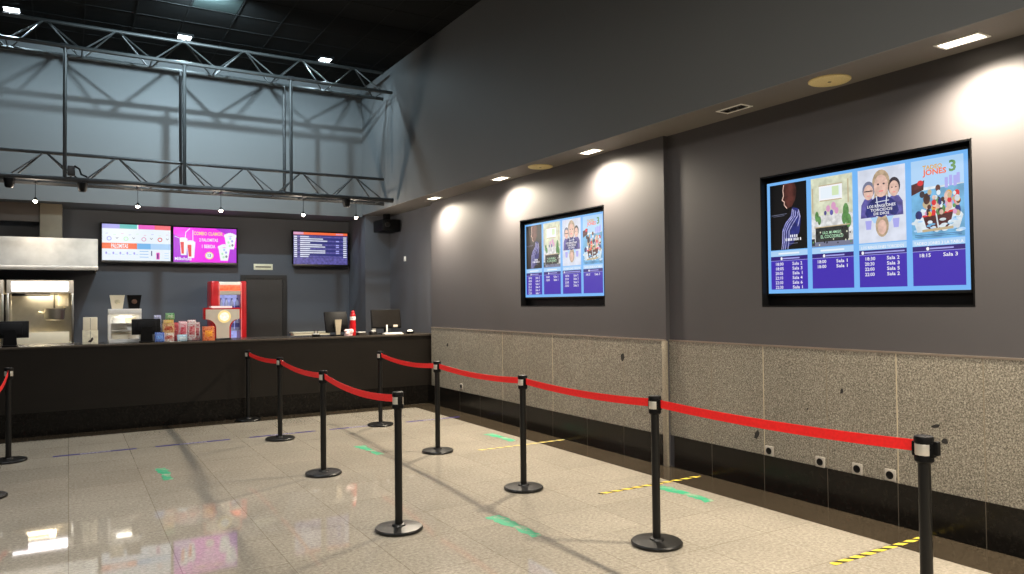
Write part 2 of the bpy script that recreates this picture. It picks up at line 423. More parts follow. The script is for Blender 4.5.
SWID, SHGT = 1.675, 0.947
def U(u): return (u - .5) * SWID
def V(v): return (.5 - v) * SHGT
SCHED = [[('18:00', 'Sala 2'), ('18:05', 'Sala 3'), ('20:05', 'Sala 1'), ('22:10', 'Sala 4'), ('22:30', 'Sala 6'), ('22:30', 'Sala 1')],
         [('18:00', 'Sala 1'), ('18:00', 'Sala 1')],
         [('18:30', 'Sala 2'), ('20:30', 'Sala 3'), ('22:00', 'Sala 5'), ('22:00', 'Sala 2')],
         [('18:15', 'Sala 3')]]
def frame_fn(u0, u1, v0, v1):
    def q(a, b): return (U(u0 + (u1 - u0) * a), V(v0 + (v1 - v0) * b))
    return q
def poster_profile(p, q, z):
    P = lambda pts: [q(a, b) for a, b in pts]
    p.poly(P([(0, 0), (1, 0), (1, 1), (0, 1)]), z, S['black'])
    p.poly(P([(.40, 0), (.68, 0), (.74, .12), (.70, .26), (.60, .36), (.47, .38), (.40, .33), (.40, .28), (.34, .25), (.38, .19), (.36, .10)]), z + .0004, S['skin_dim'])
    p.stroke(P([(.39, .02), (.37, .10), (.385, .18), (.345, .245), (.405, .275), (.40, .32), (.47, .375)]), .008, z + .0008, S['skin'])
    p.poly(P([(.62, .37), (.78, .40), (.84, .55), (.80, .75), (.62, .92), (.34, 1), (.32, .82), (.34, .68), (.44, .58), (.56, .50)]), z + .0004, S['navy'])
    for off in (0, .045, .1, .17):
        p.stroke(P([(.62 + off * .8, .40 + off * .3), (.60 + off, .50), (.44 + off, .60 + off * .2), (.35 + off, .72), (.34 + off, .88), (.31 + off, .99)]), .007, z + .0009, S['glint'])
    p.stroke(P([(.78, .42), (.82, .52), (.76, .66)]), .009, z + .0009, S['glint'])
    p.stroke(P([(.04, .465), (.46, .455)]), .004, z + .0009, S['grey']); p.stroke(P([(.1, .485), (.40, .48)]), .003, z + .0009, S['grey'])
    random.seed(3)
    for j, (y, x0, x1) in enumerate(((.80, .55, .72), (.85, .42, .84))):
        x = x0
        while x < x1:
            a = q(x, y - .018); b = q(x + .012, y + .022); p.rect(a[0], b[1], b[0] + .006, a[1], z + .0012, S['white']); x += random.uniform(.045, .07)
    p.stroke(P([(.5, .915), (.75, .91)]), .004, z + .0012, S['grey'])
def poster_room(p, q, z):
    P = lambda pts: [q(a, b) for a, b in pts]
    R = lambda a, b, c, d, zz, m: p.poly(P([(a, b), (c, b), (c, d), (a, d)]), z + zz, m)
    R(0, 0, 1, 1, 0, S['room2']); R(0, 0, 1, .55, .0002, S['room'])
    R(.2, .12, .76, .34, .0004, S['white']); R(.24, .15, .72, .31, .0006, S['paper']); R(.52, .15, .68, .28, .0008, S['pane'])
    p.stroke(P([(.2, .12), (.76, .12)]), .008, z + .0009, S['wood']); p.stroke(P([(.22, .34), (.74, .34)]), .008, z + .0009, S['wood'])
    p.stroke(P([(.9, .08), (.9, .4)]), .01, z + .0009, S['wood']); p.stroke(P([(.04, .15), (.04, .5)]), .01, z + .0009, S['wood'])
    for a, b, r in ((.42, .46, .06), (.55, .43, .07), (.62, .50, .06), (.5, .52, .05), (.35, .52, .04)): 
        c = q(a, b); p.oval(c[0], c[1], r * .3, r * .45, z + .001, S['pink' if r > .05 else 'violet'])
    for a, b, r in ((.84, .52, .10), (.8, .62, .08), (.14, .56, .07), (.2, .62, .06), (.9, .66, .09)):
        c = q(a, b); p.oval(c[0], c[1], r * .26, r * .6, z + .0012, S['leafgreen'])
    R(.1, .72, .9, .93, .0012, S['sofa']); R(0, .93, 1, 1, .0012, S['grey']); R(0, .88, .08, .98, .0014, S['sofa'])
    p.stroke(P([(.08, .72), (.92, .71)]), .008, z + .0014, S['wood'])
    for t, y, w, h in (('LILO, MI AMIGO', .82, .46, .022), ('EL COCODRILO', .88, .56, .026)):
        c = q(.5, y); text_into(p, t, c[0], c[1], h, z + .0018, S['mint'], 'CENTER', w * .36, bold=.012)
    random.seed(5)
    for k in range(26):
        a = random.uniform(.02, .98); b = random.uniform(.74, .98); c = q(a, b); p.oval(c[0], c[1], .006, .008, z + .0016, S[random.choice(['sofa', 'room', 'leafgreen', 'black'])], 8)
def poster_trio(p, q, z):
    P = lambda pts: [q(a, b) for a, b in pts]
    p.poly(P([(0, 0), (1, 0), (1, 1), (0, 1)]), z, S['pale'])
    def head(cx, cy, rx, ry, hair, glasses=False, long_=False):
        c = q(cx, cy)
        p.oval(c[0], c[1] + ry * .25, rx * 1.25, ry * 1.15, z + .0006, S[hair])
        if long_: p.poly(P([(cx - .13, cy), (cx + .13, cy), (cx + .15, cy + .17), (cx - .15, cy + .17)]), z + .0006, S[hair])
        p.oval(c[0], c[1] - ry * .05, rx, ry, z + .0009, S['skin'])
        p.oval(c[0] - rx * .4, c[1] + ry * .12, rx * .16, ry * .08, z + .0011, S['hairdark'], 8); p.oval(c[0] + rx * .4, c[1] + ry * .12, rx * .16, ry * .08, z + .0011, S['hairdark'], 8)
        p.rect(c[0] - rx * .3, c[1] - ry * .55, c[0] + rx * .3, c[1] - ry * .47, z + .0011, S['coral'])
        if glasses: p.stroke([(c[0] - rx * .8, c[1] + ry * .1), (c[0] + rx * .8, c[1] + ry * .1)], .008, z + .0012, S['hairdark'])
    for cx, w_ in ((.22, .2), (.78, .2)):
        p.poly(P([(cx - w_ * .4, .40), (cx + w_ * .4, .40), (cx + w_ * .8, .48), (cx + w_ * .85, .66), (cx - w_ * .85, .66), (cx - w_ * .75, .48)]), z + .0004, S['violet'])
    p.poly(P([(.40, .385), (.60, .385), (.72, .43), (.82, .50), (.86, .60), (.80, .66), (.66, .63), (.5, .67), (.34, .63), (.2, .66), (.15, .60), (.19, .50), (.29, .43)]), z + .0008, S['navy'])
    head(.23, .31, .040, .058, 'grey', True); head(.77, .30, .038, .058, 'hairdark'); head(.50, .24, .056, .084, 'hair', False, True)
    p.stroke(P([(.38, .46), (.66, .45)]), .006, z + .0013, S['pale']); p.stroke(P([(.40, .38), (.42, .5)]), .008, z + .0013, S['pale']); p.stroke(P([(.62, .38), (.6, .5)]), .008, z + .0013, S['pale'])
    for t, y, w, h in (('LOS RENGLONES', .530, .62, .021), ('TORCIDOS', .582, .48, .021), ('DE DIOS', .632, .34, .020)):
        c = q(.5, y); text_into(p, t, c[0], c[1], h, z + .0018, S['white'], 'CENTER', w * .36, bold=.015)
    c = q(.51, .78); p.oval(c[0], c[1], .052, .085, z + .0006, S['hair']); p.oval(c[0], c[1] - .012, .034, .055, z + .0009, S['skin'])
    p.poly(P([(.26, .66), (.76, .66), (.68, .74), (.34, .74)]), z + .0005, S['caption'])
    for cx in (.22, .8): p.poly(P([(cx - .07, .70), (cx + .07, .70), (cx + .05, .82), (cx - .05, .82)]), z + .0005, S['lilac'])
def poster_boat(p, q, z):
    P = lambda pts: [q(a, b) for a, b in pts]
    p.poly(P([(0, 0), (1, 0), (1, 1), (0, 1)]), z, S['foam']); p.poly(P([(0, .0), (1, 0), (1, .35), (0, .35)]), z + .0002, S['caption'])
    p.poly(P([(0, .40), (1, .36), (1, 1), (0, 1)]), z + .0003, S['aqua'])
    p.poly(P([(0, .30), (.26, .26), (.24, .38), (0, .44)]), z + .0006, S['boat']); c = q(.18, .29); p.oval(c[0], c[1], .022, .02, z + .0008, S['red'])
    for a, b in ((.68, .26), (.76, .24), (.84, .25), (.9, .22)): p.poly(P([(a - .03, b), (a + .03, b), (a + .03, b + .13), (a - .03, b + .13)]), z + .0006, S['lilac'])
    p.poly(P([(.04, .78), (.2, .62), (.5, .70), (.82, .60), (.98, .74), (.9, .9), (.1, .92)]), z + .0007, S['foam'])
    p.poly(P([(.22, .72), (.80, .68), (.74, .84), (.6, .92), (.42, .92), (.28, .86)]), z + .001, S['boat']); p.stroke(P([(.22, .72), (.80, .68)]), .014, z + .0012, S['red'])
    p.stroke(P([(.46, .62), (.52, .90)]), .010, z + .0016, S['foam'])
    for a, b, rx, ry, m in ((.30, .50, .05, .05, 'skin_dim'), (.30, .47, .045, .03, 'hairdark'), (.30, .57, .06, .04, 'wood'), (.50, .56, .055, .055, 'skin'), (.50, .52, .05, .025, 'hairdark'), (.52, .66, .05, .04, 'gold'),
                         (.70, .50, .05, .05, 'skin'), (.72, .46, .045, .03, 'gold'), (.72, .58, .05, .045, 'pink'), (.86, .54, .04, .05, 'coral'), (.52, .38, .035, .03, 'skin_dim'), (.14, .70, .05, .04, 'navy'), (.88, .68, .04, .05, 'navy'), (.6, .65, .04, .04, 'leafgreen')):
        c = q(a, b); p.oval(c[0], c[1], rx * .5, ry * .8, z + .0014 + random.random() * .0003, S[m], 12)
    random.seed(12)
    for _ in range(46):
        a = random.uniform(.2, .9); b = random.uniform(.42, .72); c = q(a, b); rr = random.uniform(.008, .02)
        p.oval(c[0], c[1], rr, rr * 1.3, z + .0018 + random.random() * .0002, S[random.choice(['skin', 'hairdark', 'gold', 'red', 'foam', 'wood', 'pink', 'navy', 'leafgreen', 'skin_dim', 'foam'])], 9)
    for _ in range(26):
        a = random.uniform(.03, .97); b = random.uniform(.76, .93); c = q(a, b); p.oval(c[0], c[1], random.uniform(.01, .03), random.uniform(.006, .014), z + .0017, S[random.choice(['foam', 'aqua', 'caption', 'foam'])], 9)
    for t, x, y, w, h, m in (('TADEO', .42, .13, .38, .030, 'gold'), ('JONES', .46, .20, .46, .038, 'orange'), ('3', .80, .19, .13, .075, 'leafgreen')):
        c = q(x, y); text_into(p, t, c[0], c[1], h, z + .002, S[m], 'CENTER', w * .36, bold=.03)
    p.stroke(P([(.22, .905), (.78, .885)]), .018, z + .0018, S['wood'])
    for y in (.955, .975): p.stroke(P([(.06, y), (.94, y)]), .003, z + .001, S['navy'])

def cinema_screen(label, hole, xw, xs, yc, zc, dim):
    y0, y1, z0, z1 = hole
    t = thing('wall_display', label, 'screen', (xs, yc, zc), FACE_LEFT)
    def loc(y, z): return (-(y - yc), z - zc)
    ax, az = loc(y1, z0); bx, bz = loc(y0, z1); d0 = xs - xw     # plane of the wall in local z
    dep = -.035
    h = MB(); e = .003
    h.box((ax + e, az + e, dep - .01), (bx - e, bz - e, dep))
    for a, b in (((ax + e, az + e), (ax + .012, bz - e)), ((bx - .012, az + e), (bx - e, bz - e)), ((ax + .012, az + e), (bx - .012, az + .012)), ((ax + .012, bz - .012), (bx - .012, bz - e))):
        h.box((a[0], a[1], dep), (b[0], b[1], d0 + .001))
    h.build('housing', M['black_pl'], t)
    b_ = MB(); w, hh = SWID / 2, SHGT / 2
    bl, br = min(.018, w * 0 + (-ax - .013 - w)), .024
    bl = max(.004, bl)
    for a, c in (((-w - bl, -hh - .022), (-w, hh + .02)), ((w, -hh - .022), (w + br, hh + .02)), ((-w, -hh - .022), (w, -hh)), ((-w, hh), (w, hh + .02))):
        b_.box((a[0], a[1], dep), (c[0], c[1], .004), .0015)
    b_.build('bezel', M['black_pl'], t)
    s = MB(); s.rect(-w, -hh, w, hh, 0, S['sky']); s.build('screen', None, t)
    cols = [(.018, .238), (.264, .486), (.514, .738), (.764, .982)]
    caps = [[], [], [], ['TADEO JONES 3 LA TABLA']]
    arts = [poster_profile, poster_room, poster_trio, poster_boat]
    for i, (u0, u1) in enumerate(cols):
        p = MB(); arts[i](p, frame_fn(u0, u1, .025, .612), .001); p.build('poster', None, t)
        c = MB(); c.rect(U(u0), V(.668), U(u1), V(.620), .001, S['caption'])
        cb = c.build('caption_bar', None, t)
        l = MB()
        if i == 3: text_into(l, 'TADEO JONES 3 LA TABLA', U((u0 + u1) / 2), V(.660), .022, .0015, S['white'], 'CENTER', (u1 - u0) * SWID * .94, .01)
        elif i == 2: text_into(l, 'LOS RENGLONES TORCIDOS', U((u0 + u1) / 2), V(.660), .022, .0015, S['white'], 'CENTER', (u1 - u0) * SWID * .9, .01)
        else: l.stroke([(U(u0 + .05), V(.645)), (U(u1 - .05), V(.645))], .014, .0015, S['paper'])
        l.build('lettering', None, cb)
        g = MB(); g.rect(U(u0), V(.965), U(u1), V(.670), .001, S['purple']); g.rect(U(u0), V(.706), U(u1), V(.670), .0014, S['purple_dark'])
        g.rect(U(u0), V(.710), U(u1), V(.706), .0016, S['lilac']); g.oval(U(u0 + (u1 - u0) * (.3 if i != 2 else .08)), V(.69), .011, .013, .0018, S['white'], 10)
        a0 = .35 if i != 2 else .13; g.stroke([(U(u0 + (u1 - u0) * a0), V(.69)), (U(u0 + (u1 - u0) * (.78 if i != 2 else .95)), V(.69))], .010, .0018, S['lilac'])
        gp = g.build('schedule_panel', None, t)
        l = MB()
        for k, (a, b) in enumerate(SCHED[i]):
            y = V(.751 + k * .0415)
            text_into(l, a, U(u0 + (u1 - u0) * .12), y, .026, .002, S['white'], 'LEFT', .078, .012)
            text_into(l, b, U(u0 + (u1 - u0) * .59), y, .026, .002, S['white'], 'LEFT', .098, .012)
        l.build('lettering', None, gp)
    return t
cinema_screen('large lit showtimes screen above the row of four wall sockets', N1, XN, XN + .06, 3.5375, 2.16, 0)
cinema_screen('lit showtimes screen on the wall section toward the snack counter', N2, XF, XF + .06, 7.435, 2.172, 0)

# ------------------------------------------------------------------ screens over the bar
def bar_screen(name, label, xc, zc, yf, w=1.074, h=.665):
    t = thing(name, label, 'screen', (xc, yf, zc), FACE_ROOM)
    b = MB(); hw, hh = w / 2, h / 2
    b.box((-hw, -hh, -.05), (hw, hh, -.002), .008)
    for a, c in (((-hw, -hh), (-hw + .02, hh)), ((hw - .02, -hh), (hw, hh)), ((-hw + .02, hh - .022), (hw - .02, hh))): b.box((a[0], a[1], -.01), (c[0], c[1], .004), .001)
    b.use(M['black_pl'])
    bo = b.build('bezel', M['black_pl'], t)
    c = MB(); c.box((-hw, -hh - .004, -.03), (hw, -hh + .038, .005), .003); c.build('lower_bezel_strip', M['steel_dark'], t)
    m = MB(); m.box((-.2, -.15, -(YD - yf) + .001), (.2, .15, -(YD - yf) + .02)); m.tube([(-.1, 0, -(YD - yf) + .02), (-.1, 0, -.05)], .02, 8); m.tube([(.1, 0, -(YD - yf) + .02), (.1, 0, -.05)], .02, 8)
    m.build('wall_bracket', M['black_pl'], t)
    return t, (-hw + .02, hw - .02, -hh + .04, hh - .022)
def plane(r):
    x0, x1, y0, y1 = r
    return lambda a, b: (x0 + (x1 - x0) * a, y1 + (y0 - y1) * b)
YT = 13.98
t, r = bar_screen('menu_screen', 'white lit menu screen with coloured tabs, beside the steel hood', .985, 2.70, YT)
q = plane(r); W_ = r[1] - r[0]; H_ = r[3] - r[2]
def Rq(p, a, b, c, d, z, m): x0, y0 = q(a, d); x1, y1 = q(c, b); p.rect(x0, y0, x1, y1, z, m)
p = MB(); Rq(p, 0, 0, 1, 1, .001, S['paper'])
for a, m in ((0, 'lilac'), (.25, 'teal'), (.52, 'pinktab'), (.76, 'coral')): Rq(p, a, 0, a + (.25 if a < .3 else .24), .12, .0015, S[m])
Rq(p, 0, .52, .5, .68, .0015, S['orange']); Rq(p, .5, .52, 1, .68, .0015, S['bluebar']); Rq(p, .7, .52, 1, .68, .0017, S['caption'])
for a, m in ((.1, 'lilac'), (.34, 'mint'), (.6, 'pink'), (.84, 'red')):
    c = q(a, .40); p.ring(c[0], c[1], .030, .012, .002, S[m]); c = q(a + .11, .38); p.stroke([(c[0] - .015, c[1] + .012), (c[0], c[1] - .012), (c[0] + .02, c[1] + .01)], .008, .002, S['grey'])
for k in range(9):
    c = q(.05 + k * .11, .26 + .03 * (k % 2)); p.stroke([(c[0], c[1]), (c[0] + .035, c[1] + .003)], .006, .002, S[('lilac', 'mint', 'pink')[k % 3]])
for k in range(5): c = q(.06 + k * .1, .80); p.oval(c[0], c[1], .014, .022, .002, S['lilac']); p.stroke([(c[0] + .02, c[1] - .02), (c[0] + .06, c[1] - .02)], .008, .002, S['caption'])
for k in range(3): c = q(.54, .74 + k * .08); p.stroke([(c[0], c[1]), (c[0] + .13, c[1])], .009, .002, S['bluebar'])
c = q(.715, .78); p.rect(c[0] - .008, c[1] - .05, c[0] + .008, c[1] + .035, .002, S['navy'])
c = q(.81, .84); p.rect(c[0] - .026, c[1] - .07, c[0] + .026, c[1] + .045, .002, S['pinktab']); p.rect(c[0] - .012, c[1] - .06, c[0] + .008, c[1] + .03, .0024, S['navy'])
for k in range(3): c = q(.91, .78 + k * .07); p.stroke([(c[0], c[1]), (c[0] + .06, c[1])], .008, .002, S['caption'])
po = p.build('screen', None, t)
l = MB(); c = q(.25, .655); text_into(l, 'PALOMITAS', c[0], c[1], .07, .0022, S['paper'], 'CENTER', .25, .02); l.build('lettering', None, po)

t, r = bar_screen('menu_screen', 'magenta lit combo offer screen above the red drinks cooler', 2.065, 2.69, YT)
q = plane(r)
p = MB(); Rq(p, 0, 0, 1, 1, .001, S['magenta']); p.poly([q(0, .2), q(.2, .4), q(.25, 1), q(0, 1)], .0013, S['magdark']); p.poly([q(1, .55), q(.9, .6), q(.86, 1), q(1, 1)], .0013, S['magdark']); p.poly([q(.65, 0), q(1, 0), q(1, .3)], .0013, S['magdark'])
for cx, top, wd, bt in ((.15, .38, .09, .80), (.265, .46, .1, .88)):
    p.poly([q(cx - wd * .62, top - .05), q(cx + wd * .75, top - .05), q(cx + wd * .55, bt), q(cx - wd * .4, bt)], .002, S['cupwhite'])
    p.poly([q(cx - wd * .5, top + .04), q(cx + wd * .1, top + .04), q(cx + wd * .12, bt - .04), q(cx - wd * .3, bt - .04)], .0024, S['cupred'])
    p.oval(*q(cx, top - .06), .06, .018, .0024, S['paper'])
p.stroke([q(.18, .32), q(.19, .14), q(.25, .03)], .010, .0026, S['cupwhite']); p.stroke([q(.10, .32), q(.02, .26)], .008, .0026, S['cupwhite']); p.stroke([q(.30, .40), q(.30, .08)], .010, .0026, S['cupwhite'])
p.oval(*q(.56, .80), .072, .066, .002, S['yellow']); p.oval(*q(.56, .80), .055, .05, .0024, S['paper'])
for (cx, cy, s_) in ((.90, .38, 1.0), (.80, .72, 1.0)):
    p.poly([q(cx - .095, cy - .16), q(cx + .095, cy - .16), q(cx + .06, cy + .22), q(cx - .06, cy + .22)], .002 + (cy > .5) * .0004, S['cupwhite'])
    for k in range(7): a = k / 6; p.oval(*q(cx - .08 + .16 * a, cy - .17 - .05 * math.sin(a * PI)), .026, .03, .0022 + (cy > .5) * .0004, S['cupwhite'], 10)
    for a, b, m in ((-.03, .02, 'mint'), (.03, -.02, 'lilac'), (-.01, .12, 'mint'), (.035, .1, 'grey'), (.0, -.1, 'caption')): p.oval(*q(cx + a, cy + b), .018, .022, .0028, S[m], 10)
po = p.build('screen', None, t)
l = MB()
for s_, a, b, w_, h_, m in (('COMBO CLAMOR', .545, .21, .48, .062, 'yellow'), ('2 PALOMITAS', .55, .39, .31, .055, 'cupwhite'), ('1 BEBIDA', .55, .58, .22, .06, 'cupwhite'), ('13', .56, .84, .05, .055, 'grey'), ('Milkshake', .15, .945, .27, .055, 'cupwhite')):
    c = q(a, b); text_into(l, s_, c[0], c[1], h_, .0032, S[m], 'CENTER', w_, .02)
l.build('lettering', None, po)

t, r = bar_screen('timetable_screen', 'dark blue lit timetable screen with orange header, above the end of the counter', 4.115, 2.69, YT)
q = plane(r)
p = MB(); Rq(p, 0, 0, 1, 1, .001, S['rowblue']); Rq(p, 0, 0, 1, .08, .0015, S['orange']); Rq(p, 0, 0, .18, .07, .002, S['pink']); Rq(p, .78, .02, .92, .06, .002, S['pink'])
Rq(p, 0, .80, 1, 1, .0013, S['violet'])
lens_ = [.16, .42, .50, .18, .40, .46, .18, .46, .46, .17, .15]
for k in range(11):
    y = .12 + k * .062
    if k % 2 == 0: Rq(p, 0, y, 1, y + .045, .0014, S['violet'])
    Rq(p, .01, y + .005, .065, y + .042, .002, S['pale']); Rq(p, .12, y + .004, .12 + lens_[k], y + .04, .002, S['pale']); Rq(p, .92, y + .004, .985, y + .04, .002, S['pale'])
    if k in (2, 4, 5, 7, 8): Rq(p, .78, y + .004, .84, y + .04, .002, S['lilac'])
p.build('screen', None, t)

# ------------------------------------------------------------------ queue posts and belts
ZBELT = .945
def belt_mesh(a, b, sag):
    mb = MB(); a = Vector(a); b = Vector(b); d = (b - a); L = d.length; d = d / L; nrm = Vector((-d.y, d.x, 0)) * .0012
    n = 24; rows = []
    for i in range(n + 1):
        s = i / n; p = a + d * (.045 + (L - .09) * s); z = ZBELT - sag * 4 * s * (1 - s)
        tw = .0
        rows.append([mb.bm.verts.new((p + nrm * k) + Vector((0, 0, z + h))) for h, k in ((-.027, -1), (-.027, 1), (.027, 1), (.027, -1))])
    fs = []
    for r0, r1 in zip(rows, rows[1:]):
        for k in range(4): fs.append(mb.bm.faces.new((r0[k], r0[(k + 1) % 4], r1[(k + 1) % 4], r1[k])))
    fs += [mb.bm.faces.new(rows[0]), mb.bm.faces.new(rows[-1])]
    bmesh.ops.recalc_face_normals(mb.bm, faces=fs); mb._fin(fs, True)
    return mb
def make_post():
    t = thing('belt_stanchion', '', 'queue post', (0, 0, 0), None, 'black queue posts with red belts')
    mb = MB(); mb.lathe([(0, .001), (.165, .001), (.172, .006), (.172, .018), (.165, .026), (.05, .034), (.045, .045), (.034, .048), (0, .048)], seg=48); mb.build('base', M['black_coat'], t)
    mb = MB(); mb.lathe([(0, .046), (.0275, .046), (.0275, .885), (0, .885)], seg=24); mb.build('pole', M['black_coat'], t)
    mb = MB()
    mb.use(M['black_pl']).lathe([(0, .872), (.034, .872), (.042, .880), (.042, .902), (.037, .906), (.037, .960), (.042, .964), (.043, .985), (.040, .994), (.030, .9965), (0, .9965)], seg=32)
    for sg_ in (-1, 1): mb.box((-.017, sg_ * .042 - .008, .900), (.017, sg_ * .042 + .008, .966), .003)
    for k in range(4):
        a = k * PI / 2 + PI / 4; mb.ball((math.cos(a) * .026, math.sin(a) * .026, .996), .006, .006, .003, 8)
    hd = mb.build('head', M['black_pl'], t)
    mb = MB()
    mb.lathe([(.036, .907), (.0395, .908), (.0405, .912), (.0405, .955), (.0395, .959), (.036, .960)], seg=10)
    mb.build('chrome_band', M['chrome'], hd)
    return t
post0 = make_post()
posts = [  # x, y, index of the post its belt runs to, sag, label
    (3.408, 2.0, 1, .02, 'belt post closest to the camera, with an empty clip, in front of the granite wall'),
    (3.395, 3.83, 2, .025, 'belt post standing between the big screen and the green floor tape by the wall step'),
    (3.425, 5.58, 3, .03, 'third belt post counting from the camera along the granite wall'),
    (3.488, 7.48, 4, .045, 'fourth belt post counting from the camera along the granite wall'),
    (3.61, 9.55, None, 0, 'belt post at the counter end of the row along the granite wall'),
    (2.05, 5.07, 6, .05, 'belt post closest to the camera in the row down the middle of the floor'),
    (2.11, 7.12, 7, .035, 'second belt post from the camera in the row down the middle of the floor'),
    (2.21, 9.25, 8, .03, 'third belt post from the camera in the middle row, on the blue floor tape'),
    (2.19, 11.02, None, 0, 'belt post standing against the snack counter'),
    (-.55, 9.57, 10, .12, 'belt post beside the picture edge in front of the popcorn machine'),
    (-.625, 7.84, None, 0, 'belt post cut off by the picture edge, only part of its base in view'),
]
random.seed(11)
pobs = []
for i, (x, y, nx, sag, lab) in enumerate(posts):
    o = post0 if i == 0 else copy_tree(post0)
    o.location = (x, y, 0.0012 if y > 10.86 else 0); o['label'] = lab
    pobs.append(o)
for i, (x, y, nx, sag, lab) in enumerate(posts):
    if nx is not None:
        bx, by = posts[nx][:2]
        o = belt_mesh((0, 0, 0), (bx - x, by - y, 0), sag).build('belt', M['belt'], pobs[i])
        d = Vector((bx - x, by - y, 0)); L = d.length; d /= L; c = d * (L - .052)
        mb = MB(); mb.box(c + Vector((-.008, -.012, ZBELT - .03)), c + Vector((.008, .012, ZBELT + .03)), .003, Matrix.Rotation(math.atan2(d.y, d.x), 3, 'Z')); mb.build('belt_clip', M['black_pl'], o)
mb = MB(); mb.box((-.014, -.071, ZBELT - .032), (.014, -.05, ZBELT + .032), .003); mb.build('belt_clip', M['black_pl'], pobs[0])

# ------------------------------------------------------------------ floor tapes
for k, (y, lab) in enumerate(((2.96, 'yellow and black striped floor tape behind the queue post closest to the camera'),
                              (5.08, 'yellow and black striped floor tape reaching the step in the granite wall'),
                              (7.30, 'pale worn yellow and black floor tape nearest the snack counter'))):
    mb = MB(); x0 = (4.04, 3.87, 3.90)[k]; mb.box((x0, -.022, 0), (XF - .025 if k else 5.09, .022, .0012))
    o = mb.build('hazard_tape', M['hazard' if k < 2 else 'hazard_faded']); o.location = (0, y, .0013); tag(o, lab, 'floor tape', 'striped floor tapes')
def ragged(seed, L=.60, w=.13):
    random.seed(seed); n = 14; a = []; b = []
    for i in range(n + 1):
        s = i / n; a.append((-w / 2 + random.uniform(0, .035) + .02 * math.sin(s * 5), -L / 2 + L * s)); b.append((w / 2 - random.uniform(0, .03), -L / 2 + L * s + random.uniform(-.01, .01)))
    return a + list(reversed(b))
for k, (x, y, lab) in enumerate(((2.80, 4.70, 'green floor tape crossed by the belt shadow, midway between the two rows of posts'),
                                 (4.475, 4.70, 'green floor tape at the dark border near the step in the granite wall'),
                                 (2.89, 8.0, 'green floor tape beside the belt shadow just before the blue tapes'),
                                 (4.50, 7.85, 'green floor tape beside the pale worn striped tape by the wall'),
                                 (.80, 8.0, 'round-ended green floor tape on the open floor in front of the counter'))):
    mb = MB(); mb.prism(ragged(20 + k), 'z', 0, .001); o = mb.build('green_tape', M['green']); o.location = (x, y, .0002); tag(o, lab, 'floor tape', 'green floor tapes')
for k, x0 in enumerate((-.15, .87, 1.92, 2.93, 4.0)):
    t = thing('blue_tape', ('blue worn floor tape farthest from the granite wall', 'blue floor tape second from the picture edge, in front of the counter', 'blue floor tape ending at the third post of the middle row',
                            'blue floor tape reaching the end post of the wall row', 'blue floor tape running onto the dark border by the granite wall')[k], 'floor tape', (x0, 9.6, .0003), None, 'blue floor tapes')
    mb = MB(); mb.box((0, -.026, 0), (.82, .026, .001)); bt = mb.build('tape_strip', M['blue_tape'], t)
    mb = MB(); mb.box((.26, -.02, .001), (.56, .02, .0014)); wt = mb.build('white_band', M['tape_white'], t)
    mb = MB(); random.seed(k)
    x = .28
    while x < .53:
        mb.box((x, -.012, .0014), (x + random.uniform(.008, .02), .012, .0018)); x += random.uniform(.03, .05)
    mb.build('print', M['navy_print'], wt)

# ------------------------------------------------------------------ wall fittings
def socket(x, y, z, lab):
    t = thing('wall_socket', lab, 'socket', (x, y, z), FACE_LEFT, 'wall sockets')
    mb = MB(); mb.box((-.042, -.042, 0), (.042, .042, .012), .004); mb.build('plate', M['plate'], t)
    mb = MB(); mb.lathe([(0, .013), (.027, .013), (.029, .0145), (.024, .0155), (.022, .0135), (0, .0132)], seg=24)
    mb.use(M['black_pl']); pt = mb.build('outlet', M['steel_dark'], t)
xs_ = XN - .0125
for y, z, lab in ((4.334, .351, 'steel wall socket above the skirting, closest to the step in the wall'), (3.836, .346, 'second steel wall socket from the wall step'),
                  (3.514, .351, 'third steel wall socket from the wall step'), (3.252, .355, 'steel wall socket closest to the foremost queue post')):
    socket(xs_, y, z, lab)
socket(XF - .0125, 10.0, .385, 'small wall socket beside the end of the snack counter')
mb = MB(); mb.box((-.03, -.045, 0), (.03, .045, .02), .005); mb.use(M['white']); o = mb.build('wall_sensor', M['white']); o.matrix_world = Matrix.Translation((XF + .119, 12.45, 2.44)) @ FACE_LEFT.to_4x4(); tag(o, 'small white sensor on the dark wall behind the counter end', 'sensor')
t = thing('door_sign', 'pale plate sign above the dark door', 'sign', (3.085, YD - .002, 2.34), FACE_ROOM)
mb = MB(); mb.box((-.17, -.055, 0), (.17, .055, .012), .003); mb.build('plate', M['sign_pale'], t)
mb = MB(); mb.box((-.14, -.012, .012), (.14, .012, .0125)); mb.build('print', M['card_beige'], t)
t = thing('projector', 'black projector hung in the corner under the soffit beside the bar', 'projector', (5.0, 12.85, 3.06))
mb = MB(); mb.box((-.17, -.24, -.11), (.17, .24, .10), .02); mb.build('body', M['black_pl'], t)
mb = MB(); mb.box((-.05, -.05, .10), (.05, .05, ZS - 3.06 - .0045), .004); mb.build('mount', M['black_pl'], t)
mb = MB(); mb.lathe([(0, 0), (.045, 0), (.05, .03), (.04, .032), (.036, .012), (0, .01)], seg=20, mtx=Matrix.Translation((-.08, -.24, .0)) @ Matrix.Rotation(PI / 2, 4, 'X')); mb.build('lens', M['steel_dark'], t)

